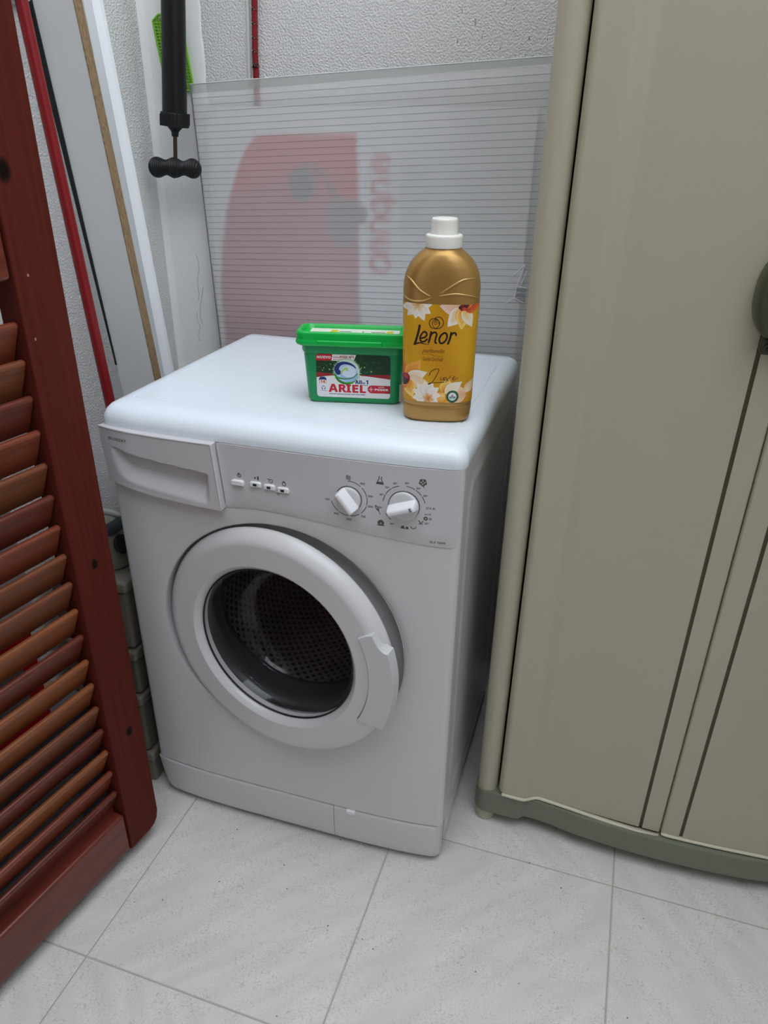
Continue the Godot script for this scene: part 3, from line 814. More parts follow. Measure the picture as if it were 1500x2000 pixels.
# ------------------------------------------------------------------ plastic wardrobe
func wardrobe() -> void:
	var base := Transform3D(Basis(Vector3.UP, deg_to_rad(-0.6)) * Basis(Vector3(0, 0, 1), deg_to_rad(-0.4)), Vector3(0.338, 0, -0.128))
	var w := thing("wardrobe", "tall cream plastic wardrobe with two doors and an olive base rail", "wardrobe", base)
	var olive := mat(Color(0.46, 0.475, 0.41), 0.45)
	var dark := mat(Color(0.29, 0.27, 0.19), 0.5)
	var H := 1.78
	var Wd := 0.69
	# corner posts
	for x in [0.019, Wd - 0.019]:
		var m := MB.new()
		m.lathe([Vector2(0.0, 0.078), Vector2(0.019, 0.078), Vector2(0.0192, 0.08), Vector2(0.021, H), Vector2(0.0, H)], Transform3D(Basis(), Vector3(x, 0, -0.020)), 40)
		part("corner_post", m, cream, w)
		for z in [-0.020, -0.37]:
			m = MB.new()
			m.lathe([Vector2(0.0, 0.0), Vector2(0.0175, 0.0), Vector2(0.0188, 0.002), Vector2(0.0188, 0.036), Vector2(0.0, 0.036)], Transform3D(Basis(), Vector3(x, 0, z)), 28)
			part("foot", m, cream, w)
	# shell
	for x in [0.010, Wd - 0.010]:
		var m := MB.new(); m.rbox(Vector3(0.012, H - 0.07, 0.36), 0.004, Vector3(x, (H + 0.07) / 2, -0.205))
		part("side_panel", m, cream, w)
	var m := MB.new(); m.rbox(Vector3(Wd - 0.02, H - 0.07, 0.008), 0.002, Vector3(Wd / 2, (H + 0.07) / 2, -0.383))
	part("back_panel", m, cream, w)
	m = MB.new(); m.rbox(Vector3(Wd + 0.01, 0.03, 0.40), 0.01, Vector3(Wd / 2, H + 0.015, -0.19))
	part("top", m, olive, w)
	# base rail: wraps the posts, steps back, bows forward
	var xs := func(x: float) -> float:   # front depth along the rail
		var z := 0.0
		var d := minf(x, Wd - x)
		if d < 0.019: z = -0.020 + sqrt(maxf(0.0, 0.0228 * 0.0228 - pow(0.019 - d, 2)))
		elif d < 0.085: z = 0.0028
		else: z = 0.0028 - 0.0085 * smoothstep(0.083, 0.098, d) + 0.019 * sin(PI * clampf((x - 0.09) / (Wd - 0.18), 0, 1)) * smoothstep(0.09, 0.2, d)
		return z
	m = MB.new()
	var rows := []
	for y in [0.0325, 0.0335, 0.036, 0.060, 0.079, 0.0815, 0.0825, 0.0825]:
		var row := PackedVector3Array()
		for i in 111:
			var x := lerpf(-0.0035, Wd + 0.0035, i / 110.0)
			var lift := 0.0
			var d := minf(x, Wd - x)
			if y < 0.05: lift = -0.004 * (1.0 - smoothstep(0.083, 0.098, d))
			if y > 0.07: lift = 0.0
			row.append(Vector3(x, y + lift, xs.call(x) - (0.001 if y < 0.033 or y > 0.082 else 0.0)))
		rows.append(row)
	var rr := PackedVector3Array(); var r0 := PackedVector3Array()
	for p in rows[7]: rr.append(Vector3(p.x, p.y, -0.045))
	for p in rows[0]: r0.append(Vector3(p.x, p.y, -0.045))
	rows.append(rr)
	m.grid(rows)
	m.grid([r0, rows[0]])
	part("base_rail", m, olive, w)
	m = MB.new(); m.box(Vector3(0.01, 0.036, -0.385), Vector3(Wd - 0.01, 0.075, -0.03))
	part("base_tray", m, olive, w)
	# doors: an S-step by the hinge side, a dark groove, a flat strip at the meeting edge
	var mid := Wd / 2
	for s in [-1.0, 1.0]:
		var d := Node3D.new(); d.name = "door"; w.add_child(d, true)
		var F := func(a: float) -> Vector3:   # a runs from hinge side (0.0425) to the middle
			var z := -0.0005
			z = 0.0025 - 0.0145 * smoothstep(0.090, 0.120, a) + 0.012 * sin(PI * 0.5 * clampf((a - 0.12) / (mid - 0.12), 0, 1))
			if a < 0.052: z -= 0.012 * pow((0.052 - a) / 0.0095, 2)
			if a > mid - 0.004: z -= 0.006 * pow((a - mid + 0.004) / 0.0035, 2)
			var x := a if s < 0 else Wd - a
			return Vector3(x, 0, z)
		var G0 := mid - 0.0385; var G1 := mid - 0.0325
		for pc in [["door_leaf", 0.0425, G0], ["door_edge", G1, mid - 0.0006]]:
			m = MB.new()
			var top := PackedVector3Array(); var bot := PackedVector3Array()
			for i in 61:
				var p: Vector3 = F.call(lerpf(pc[1], pc[2], i / 60.0))
				bot.append(p + Vector3(0, 0.0895, 0)); top.append(p + Vector3(0, H - 0.01, 0))
			var tb := PackedVector3Array(); var bb := PackedVector3Array()
			for p in top: tb.append(Vector3(p.x, p.y, -0.024))
			for p in bot: bb.append(Vector3(p.x, p.y, -0.024))
			m.grid([bot, top]); m.grid([top, tb]); m.grid([bb, bot]); m.grid([tb, bb])
			for e in [0, 60]:
				m.quad(bot[e], top[e], tb[e], bb[e], Vector3(-1 if (e == 0) == (s < 0) else 1, 0, 0))
			part(pc[0], m, cream, d)
		m = MB.new()
		var g0: Vector3 = F.call(G0); var g1: Vector3 = F.call(G1)
		m.box(Vector3(minf(g0.x, g1.x) - 0.0004, 0.0895, -0.02), Vector3(maxf(g0.x, g1.x) + 0.0004, H - 0.01, minf(g0.z, g1.z) - 0.0025))
		part("groove", m, dark, d)
		# lip strip under the door
		m = MB.new()
		rows = []
		for i in 41:
			var f := i / 40.0
			var p: Vector3 = F.call(lerpf(0.05, mid - 0.002, f))
			var drop := 0.0
			if s < 0: drop = 0.0065 * smoothstep(0.3, 1.0, f)
			var c := Vector3(p.x, 0.0868 - drop, p.z + 0.0022 + (0.003 * f if s < 0 else 0.0))
			rows.append(PackedVector3Array([c + Vector3(0, 0.0024, -0.002), c + Vector3(0, 0.0018, 0.0012), c + Vector3(0, -0.0012, 0.002), c + Vector3(0, -0.0026, 0.0006), c + Vector3(0, -0.002, -0.010), c + Vector3(0, 0.0024, -0.010)]))
		m.grid(rows, true)
		m.cap(rows[0], Vector3(-s, 0, 0)); m.cap(rows[40], Vector3(s, 0, 0))
		part("door_lip", m, mat(Color(0.80, 0.78, 0.69), 0.4), d)
	# handle and lock over the meeting edges
	m = MB.new()
	rows = []
	for k in 9:
		var f := k / 8.0
		var row := PackedVector3Array()
		for i in 40:
			var a := TAU * i / 40.0
			var q := Vector2(signf(cos(a)) * pow(absf(cos(a)), 0.8) * 0.060, signf(sin(a)) * pow(absf(sin(a)), 0.85) * 0.064)
			if q.y < -0.054: q.y = -0.054
			var sc := 1.0 - 0.25 * pow(f, 3)
			row.append(Vector3(q.x * sc, q.y * sc, 0.034 * sin(f * PI / 2)))
		rows.append(row)
	m.grid(rows, true); m.cap(rows[8], Vector3(0, 0, 1))
	var hd := part("handle", m, mat(Color(0.26, 0.275, 0.19), 0.35), w, Transform3D(Basis(), Vector3(mid + 0.001, 1.063, 0.003)))
	m = MB.new(); m.rbox(Vector3(0.020, 0.024, 0.020), 0.005)
	m.lathe([Vector2(0.0, 0.0), Vector2(0.007, 0.0), Vector2(0.007, 0.0), Vector2(0.007, 0.003), Vector2(0.004, 0.003), Vector2(0.0, 0.0015)], Transform3D(Basis(Vector3(1, 0, 0), PI / 2), Vector3(0, -0.003, 0.010)), 20)
	var lk := part("lock", m, mat(Color(0.22, 0.225, 0.16), 0.4), w, Transform3D(Basis(), Vector3(mid - 0.028, 0.9985, 0.006)))
	m = MB.new(); m.lathe([Vector2(0.0, 0.0), Vector2(0.0038, 0.0), Vector2(0.0038, 0.001), Vector2(0.0, 0.001)], Transform3D(Basis(Vector3(1, 0, 0), PI / 2), Vector3(0, -0.003, 0.0125)), 16)
	part("keyhole", m, black, lk)

# ------------------------------------------------------------------ louvred shutter
func shutter() -> void:
	var e := Vector3(-0.165, 0, 0.986)
	var nn := Vector3(0.986, 0, 0.165)
	var base := Transform3D(Basis(-e, Vector3.UP, nn), Vector3(-0.2465, 0, 0.093))
	var sh := thing("louvred_shutter", "dark red-brown wooden louvred shutter standing open at the left", "shutter", base)
	# stile: varnished wood with round dark knots
	var im := Image.create(128, 2048, false, Image.FORMAT_RGB8)
	var g := noise(0.05, FastNoiseLite.TYPE_SIMPLEX_SMOOTH, 4, 8)
	var c0 := Color(0.355, 0.14, 0.105)
	for y in range(0, 2048, 4):
		for x in range(0, 128, 2):
			var q := g.get_noise_2d(x * 1.2, y * 0.035)
			im.fill_rect(Rect2i(x, y, 2, 4), Color(c0.r * (1 + 0.12 * q), c0.g * (1 + 0.14 * q), c0.b * (1 + 0.14 * q)))
	for k in [[0.036, 0.634, 0.0042], [0.031, 0.287, 0.005], [0.057, 1.192, 0.0068], [0.03, 1.62, 0.005]]:
		var p := Vector2((0.074 - k[0]) / 0.074 * 128, (2.0 - k[1]) / 2.0 * 2048)
		for w in [[1.5, 0.8], [1.15, 0.5], [0.8, 0.32]]:
			var q := PackedVector2Array()
			for i in 24: q.append(p + Vector2(cos(TAU * i / 24) * k[2] * w[0] / 0.074 * 128, sin(TAU * i / 24) * k[2] * w[0] * 1.5 / 2.0 * 2048))
			fill_poly(im, q, Color(c0.r * w[1] * 0.8, c0.g * w[1], c0.b * w[1]))
	for k in [[0.052, 1.07], [0.060, 0.99]]:
		disc(im, Vector2((0.074 - k[0]) / 0.074 * 128, (2.0 - k[1]) / 2.0 * 2048), 2.2, Color(0.75, 0.6, 0.5))
	var wood := printed(im, 0.6)
	wood.metallic_specular = 0.22
	for sx in [0.0, -0.526]:
		var m := MB.new()
		var pts := [[0.0, 2.0], [0.0, 0.062], [-0.0015, 0.053], [-0.004, 0.049], [-0.0035, 0.045], [-0.008, 0.040], [-0.013, 0.0345], [-0.019, 0.0325], [-0.026, 0.0305], [-0.074, 0.030], [-0.074, 2.0]]
		var pl := PackedVector2Array()
		for q in pts: pl.append(Vector2(q[0] if sx == 0.0 else -0.074 - q[0], q[1]))
		m.prism(pl, -0.038, 0.0, 0.0018)
		for i in m.v.size():
			var px := m.v[i].x
			m.t[i] = Vector2(clampf((px + 0.074) / 0.074, 0.01, 0.99), clampf(1.0 - m.v[i].y / 2.0, 0.001, 0.999))
		part("stile", m, wood, sh, Transform3D(Basis(), Vector3(sx, 0, 0)))
	var grain := noise_tex(noise(0.012, FastNoiseLite.TYPE_SIMPLEX_SMOOTH, 4, 9), 256, Color(0.78, 0.78, 0.78), Color(1, 1, 1))
	var wm := func(c: Color) -> StandardMaterial3D:
		var q := tri_map(mat(c, 0.30), Vector3(1.2, 22, 22))
		q.albedo_texture = grain
		q.metallic_specular = 0.5
		return q
	var tones := [wm.call(Color(0.55, 0.27, 0.18)), wm.call(Color(0.61, 0.35, 0.20)), wm.call(Color(0.47, 0.22, 0.16)), wm.call(Color(0.53, 0.30, 0.19)), wm.call(Color(0.44, 0.195, 0.145))]
	for r in [[0.030, 0.121], [1.066, 1.158], [1.90, 2.0]]:
		var m := MB.new()
		m.rbox(Vector3(0.4515, r[1] - r[0], 0.034), 0.007, Vector3(-0.300, (r[0] + r[1]) / 2, -0.0185), Basis.IDENTITY, 3)
		if r[0] < 0.1:
			m.rbox(Vector3(0.4515, 0.03, 0.010), 0.003, Vector3(-0.300, 0.122, -0.031))
		part("rail", m, wm.call(Color(0.46, 0.205, 0.155)), sh)
	var order := [0, 3, 2, 0, 3, 2, 0, 3, 3, 1, 2, 1, 1, 3, 2, 1, 0, 4]
	var sm := MB.new()
	sm.rbox(Vector3(0.4515, 0.060, 0.0112), 0.0054, Vector3(0, -0.030, 0), Basis.IDENTITY, 3)
	var slat := sm.mesh()
	for k in 33:
		var y := 1.0145 - 0.0492 * k if k < 18 else 1.225 + 0.0492 * (k - 18)
		if y > 1.885: break
		put("slat", slat, tones[order[k] if k < 18 else k % 5], sh, Transform3D(Basis(Vector3(1, 0, 0), deg_to_rad(24.0)), Vector3(-0.300, y, -0.010)))
	for y in [0.3, 1.7]:
		var m := MB.new(); m.rbox(Vector3(0.05, 0.09, 0.005), 0.001, Vector3(-0.602, y, -0.0385))
		part("hinge", m, mat(Color(0.3, 0.3, 0.3), 0.4, 0.8), sh)

# ------------------------------------------------------------------ translucent sheet with what shows through it
func polycarbonate() -> void:
	var zz := func(y: float) -> float: return -0.535 - 0.03955 * y
	var TL := Vector2(-0.422, 1.3225); var TR := Vector2(0.3055, 1.3605); var BR := Vector2(0.300, 0.012); var BL := Vector2(-0.352, 0.012)
	var T := thing("polycarbonate_sheet", "translucent ribbed twin-wall plastic sheet leaning behind the washing machine", "plastic sheet")
	var clear := mat(Color(0.985, 0.985, 0.985, 0.26), 0.32)
	clear.transparency = BaseMaterial3D.TRANSPARENCY_ALPHA
	var P := func(u: float, v: float, off: float) -> Vector3:   # u across, v up, off behind
		var a := BL.lerp(TL, v); var b := BR.lerp(TR, v)
		var q := a.lerp(b, u)
		return Vector3(q.x, q.y, zz.call(q.y) - off)
	for f in [["front_skin", 0.0], ["back_skin", 0.0065]]:
		var m := MB.new()
		m.quad(P.call(0, 0, f[1]), P.call(1, 0, f[1]), P.call(1, 1, f[1]), P.call(0, 1, f[1]), Vector3(0, 0.04, 1).normalized())
		part(f[0], m, clear, T)
	var m := MB.new()
	var nr := 106
	for k in nr + 1:
		var v := k / float(nr)
		m.quad(P.call(0, v, 0.0002), P.call(1, v, 0.0002), P.call(1, v, 0.0063), P.call(0, v, 0.0063), Vector3.UP)
		if v < 0.985: m.quad(P.call(0, v, -0.0002), P.call(1, v, -0.0002), P.call(1, v + 0.0009, -0.0002), P.call(0, v + 0.0009, -0.0002), Vector3(0, 0.04, 1))
	var ribm := mat(Color(0.42, 0.43, 0.44, 0.42), 0.5); ribm.transparency = BaseMaterial3D.TRANSPARENCY_ALPHA
	part("flute_ribs", m, ribm, T).set_meta("kind", "stuff")
	# side ends of the flutes and the tape along the top
	m = MB.new()
	var em := mat(Color(0.50, 0.42, 0.42, 0.9), 0.5); em.transparency = BaseMaterial3D.TRANSPARENCY_ALPHA
	m.quad(P.call(0, 0, 0), P.call(0, 1, 0), P.call(0, 1, 0.0065), P.call(0, 0, 0.0065), Vector3(-1, 0, 0))
	m.quad(P.call(0, 0, -0.0004), P.call(0, 1, -0.0004), P.call(0.003, 1, -0.0004), P.call(0.003, 0, -0.0004), Vector3(0, 0, 1))
	part("side_edge", m, em, T)
	m = MB.new()
	var tm := mat(Color(0.66, 0.69, 0.66, 0.45), 0.3); tm.transparency = BaseMaterial3D.TRANSPARENCY_ALPHA
	m.quad(P.call(-0.001, 0.9880, -0.0006), P.call(1.0, 0.9930, -0.0006), P.call(1.0, 1.001, -0.0006), P.call(-0.001, 1.001, -0.0006), Vector3(0, 0, 1))
	m.quad(P.call(-0.001, 1.001, -0.0006), P.call(1.0, 1.001, -0.0006), P.call(1.0, 1.001, 0.0071), P.call(-0.001, 1.001, 0.0071), Vector3.UP)
	part("edge_tape", m, tm, T)
	m = MB.new()
	var wt := mat(Color(0.93, 0.93, 0.93), 0.5)
	m.tube(PackedVector3Array([P.call(-0.001, 1.001, 0.002), P.call(0.4, 1.0015, 0.001), P.call(1.0, 1.0015, 0.001)]), 0.0012, 6)
	part("top_edge", m, mat(Color(0.82, 0.83, 0.83), 0.4), T)
	# broken spot at the right edge: cracks and three open flutes
	m = MB.new()
	for c in [[0.283, 1.012, 0.262, 0.990], [0.285, 1.014, 0.273, 0.972], [0.290, 1.002, 0.282, 0.978], [0.273, 0.972, 0.270, 0.950], [0.270, 0.950, 0.254, 0.938], [0.270, 0.950, 0.290, 0.941], [0.273, 0.972, 0.292, 0.970]]:
		m.tube(PackedVector3Array([Vector3(c[0], c[1], zz.call(c[1]) + 0.0008), Vector3((c[0] + c[2]) / 2 + 0.001, (c[1] + c[3]) / 2, zz.call((c[1] + c[3]) / 2) + 0.0008), Vector3(c[2], c[3], zz.call(c[3]) + 0.0008)]), 0.0007, 5)
	part("crack", m, wt, T)
	for y in [0.9655, 0.9565, 0.948]:
		m = MB.new()
		m.rbox(Vector3(0.017, 0.0055, 0.001), 0.0004, Vector3(0.2815, y, zz.call(y) + 0.0006))
		part("open_flute", m, mat(Color(0.55, 0.55, 0.545), 0.7), T)
	# printed cardboard behind it
	var im := Image.create(1024, 2048, false, Image.FORMAT_RGB8)   # x -0.42..0.28, y 0..1.30
	im.fill(Color(0.95, 0.95, 0.95))
	var X := func(x: float, y: float) -> Vector2: return Vector2((x + 0.42) / 0.70 * 1024, (1.30 - y) / 1.30 * 2048)
	var poly := func(a: Array, c: Color) -> void:
		var q := PackedVector2Array()
		for i in range(0, a.size(), 2): q.append(X.call(a[i], a[i + 1]))
		fill_poly(im, q, c)
	var red := Color(0.86, 0.27, 0.28)
	poly.call([-0.285, 1.232, -0.070, 1.237, -0.066, 1.10, -0.062, 0.95, -0.058, 0.86, -0.055, 0.55, -0.30, 0.52, -0.372, 0.60, -0.385, 0.827, -0.388, 0.929, -0.378, 1.016, -0.362, 1.09, -0.340, 1.15, -0.312, 1.205], Color(0.80, 0.36, 0.40))
	poly.call([-0.285, 1.232, -0.070, 1.237, -0.066, 1.12, -0.10, 1.115, -0.14, 1.16, -0.20, 1.175, -0.25, 1.15, -0.35, 1.12, -0.340, 1.15, -0.312, 1.205], red)
	poly.call([-0.37, 1.0, -0.30, 1.02, -0.27, 0.90, -0.28, 0.70, -0.37, 0.72], Color(0.80, 0.40, 0.45))
	disc(im, X.call(-0.186, 1.142), 48, Color(0.44, 0.41, 0.41), 0.85)
	var st := PackedVector2Array()
	for q in [[-0.205, 1.165], [-0.175, 1.178], [-0.14, 1.165], [-0.12, 1.135], [-0.105, 1.118], [-0.07, 1.112]]: st.append(X.call(q[0], q[1]))
	stroke(im, st, 14, Color(0.50, 0.32, 0.32))
	poly.call([-0.13, 1.115, -0.075, 1.118, -0.045, 1.10, -0.05, 1.075, -0.07, 1.07, -0.075, 1.03, -0.11, 1.025, -0.14, 1.06], Color(0.60, 0.52, 0.53))
	st = PackedVector2Array()
	for q in [[-0.10, 1.03], [-0.085, 0.98], [-0.07, 0.93], [-0.06, 0.85], [-0.03, 0.76]]: st.append(X.call(q[0], q[1]))
	stroke(im, st, 12, Color(0.66, 0.40, 0.42))
	# faint red letters standing on their side
	var pink := Color(0.90, 0.56, 0.58)
	var lt := func(y: float, k: int) -> void:
		var c: Vector2 = X.call(-0.016, y)
		if k == 0: stroke(im, arc(c, 24, 20, 330), 13, pink); stroke(im, PackedVector2Array([c + Vector2(-2, -24), c + Vector2(-2, 22)]), 11, pink)
		if k == 1: stroke(im, PackedVector2Array([c + Vector2(-24, -20), c + Vector2(44, -20)]), 13, pink); stroke(im, arc(c, 22, 0, 360), 12, pink)
		if k == 2: stroke(im, PackedVector2Array([c + Vector2(26, -22), c + Vector2(-20, -20), c + Vector2(-24, 10), c + Vector2(26, 18)]), 12, pink)
		if k == 3: stroke(im, arc(c, 27, 0, 360), 14, pink)
	lt.call(1.185, 0); lt.call(1.140, 2); lt.call(1.105, 1); lt.call(1.068, 2); lt.call(1.03, 0); lt.call(0.997, 3)
	for k in 6:
		var a: Vector2 = X.call(0.028 + 0.009 * k, 1.188); var b: Vector2 = X.call(0.030 + 0.009 * k, 1.06)
		var y: float = a.y
		while y < b.y:
			im.fill_rect(Rect2i(int(a.x), int(y), 5, 9), Color(0.70, 0.68, 0.68)); y += 14
	# the print is soft, like a photograph reproduced on board
	im.resize(88, 176, Image.INTERPOLATE_LANCZOS); im.resize(1024, 2048, Image.INTERPOLATE_CUBIC)
	m = MB.new()
	var zc := func(y: float) -> float: return -0.5495 - 0.03955 * y
	m.quad(Vector3(-0.40, 0, zc.call(0)), Vector3(0.28, 0, zc.call(0)), Vector3(0.28, 1.285, zc.call(1.285)), Vector3(-0.40, 1.285, zc.call(1.285)), Vector3(0, 0.04, 1).normalized(),
		Vector2(0.02 / 0.70, 1.0), Vector2(1.0, 1.0), Vector2(1.0, 0.015 / 1.30), Vector2(0.02 / 0.70, 0.015 / 1.30))
	var wuv := Vector2(0.98, 0.9)
	var A := [Vector3(-0.40, 0, zc.call(0)), Vector3(0.28, 0, zc.call(0)), Vector3(0.28, 1.285, zc.call(1.285)), Vector3(-0.40, 1.285, zc.call(1.285))]
	var bk := Vector3(0, 0, -0.003)
	m.quad(A[0] + bk, A[1] + bk, A[2] + bk, A[3] + bk, Vector3(0, 0, -1), wuv, wuv, wuv, wuv)
	for i in 4:
		var j := (i + 1) % 4
		m.quad(A[i], A[j], A[j] + bk, A[i] + bk, [Vector3.DOWN, Vector3.RIGHT, Vector3.UP, Vector3.LEFT][i], wuv, wuv, wuv, wuv)
	tag(part("printed_board", m, printed(im, 0.7)), "white cardboard panel with a red printed picture, seen through the translucent sheet", "cardboard")

# ------------------------------------------------------------------ boards and poles against the left wall
func plank(m: MB, a0: Vector3, a1: Vector3, b0: Vector3, b1: Vector3, back: Vector3) -> void:
	var F := [a0, b0, b1, a1]
	var B := []
	for p in F: B.append(p + back)
	var c: Vector3 = (F[0] + F[2] + B[0] + B[2]) / 4.0
	var fn := func(p: Array) -> void:
		var nn: Vector3 = (p[1] - p[0]).cross(p[2] - p[0]).normalized()
		if nn.dot(p[0] - c) < 0: nn = -nn
		m.quad(p[0], p[1], p[2], p[3], nn)
	fn.call([F[0], F[1], F[2], F[3]]); fn.call([B[0], B[1], B[2], B[3]])
	for i in 4:
		var k := (i + 1) % 4
		fn.call([F[i], F[k], B[k], B[i]])

func leaning_things() -> void:
	# shelf board: white face, raw chipboard edge towards the room
	var bd := thing("shelf_board", "white melamine shelf board with raw chipboard edge leaning left of the machine", "board")
	var m := MB.new()
	var a0 := Vector3(-0.432, 0.002, -0.330); var a1 := Vector3(-0.5115, 1.46, -0.265)
	var b0 := Vector3(-0.345, 0.002, -0.330); var b1 := Vector3(-0.4335, 1.46, -0.265)
	var back := Vector3(-0.004, 0.0, -0.027)
	plank(m, a0, a1, b0, b1, back)
	part("panel", m, mat(Color(0.89, 0.90, 0.895), 0.4), bd)
	m = MB.new()
	var ei := Image.create(64, 512, false, Image.FORMAT_RGB8)
	var rng := RandomNumberGenerator.new(); rng.seed = 3
	for y in 256:
		for x in 32:
			var q := rng.randf_range(0.75, 1.1)
			ei.fill_rect(Rect2i(x * 2, y * 2, 2, 2), Color(0.60 * q, 0.50 * q, 0.37 * q))
	var out := Vector3(0.0012, 0, 0.0)
	m.quad(b0 + out, b1 + out, b1 + out + back, b0 + out + back, Vector3(1, 0.05, 0).normalized(), Vector2(0, 1), Vector2(0, 0), Vector2(1, 0), Vector2(1, 1))
	m.quad(b0 + out, b1 + out, b1 + Vector3(0, 0, 0.0006), b0 + Vector3(0, 0, 0.0006), Vector3(0, 0, 1), Vector2(0, 1), Vector2(0, 0), Vector2(0.05, 0), Vector2(0.05, 1))
	var chip := printed(ei, 0.9)
	part("chipboard_edge", m, chip, bd)
	m = MB.new()
	var f0 := a0.lerp(a1, 0.56) + Vector3(0.001, 0, 0.003); var f1 := a1 + Vector3(0.001, 0, 0.003)
	plank(m, f0 + Vector3(-0.002, 0, 0), f1 + Vector3(-0.0135, 0, 0), f0, f1, Vector3(0, 0, -0.004))
	part("edge_trim", m, black, bd)
	# white profile
	m = MB.new()
	var p0 := Vector3(-0.403, 0.002, -0.40); var p1 := Vector3(-0.5165, 1.54, -0.40)
	plank(m, p0, p1, p0 + Vector3(0.025, 0, 0.004), p1 + Vector3(0.019, 0, 0.003), Vector3(0, 0, -0.02))
	plank(m, p0 + Vector3(0.0252, 0, 0.004), p1 + Vector3(0.0192, 0, 0.003), p0 + Vector3(0.040, 0, -0.006), p1 + Vector3(0.0285, 0, -0.006), Vector3(0, 0, -0.010))
	tag(part("profile_strip", m, mat(Color(0.95, 0.96, 0.97), 0.35)), "narrow white strip leaning in the corner beyond the wider white board", "strip")
	# red pole
	var pole := thing("broom_pole", "red pole leaning on the wall between shutter and white board", "pole")
	m = MB.new()
	m.tube(PackedVector3Array([Vector3(-0.382, 0.004, -0.2), Vector3(-0.4285, 0.7, -0.2), Vector3(-0.4765, 1.43, -0.2), Vector3(-0.4885, 1.61, -0.2)]), 0.0098, 16)
	part("shaft", m, mat(Color(0.52, 0.055, 0.08), 0.4), pole)
	m = MB.new()
	m.tube(PackedVector3Array([Vector3(-0.4885, 1.605, -0.2), Vector3(-0.493, 1.67, -0.2)]), 0.0115, 16)
	part("end_cap", m, black, pole)
	# white wall clip that holds it
	var cl := thing("wall_clip", "white plastic clip on the wall at the top of the red pole", "wall clip", Transform3D(Basis(), Vector3(XL, 1.430, -0.2)))
	m = MB.new(); m.rbox(Vector3(0.012, 0.05, 0.13), 0.003, Vector3(0.0065, 0.012, 0.0))
	part("back_plate", m, mat(Color(0.85, 0.85, 0.84), 0.4), cl)
	m = MB.new(); m.rbox(Vector3(0.055, 0.03, 0.011), 0.003, Vector3(0.034, 0.0, 0.018))
	part("jaw", m, mat(Color(0.88, 0.88, 0.87), 0.4), cl)
	m = MB.new(); m.rbox(Vector3(0.050, 0.03, 0.008), 0.003, Vector3(0.034, 0.0, -0.017))
	part("jaw", m, mat(Color(0.84, 0.80, 0.79), 0.4), cl)

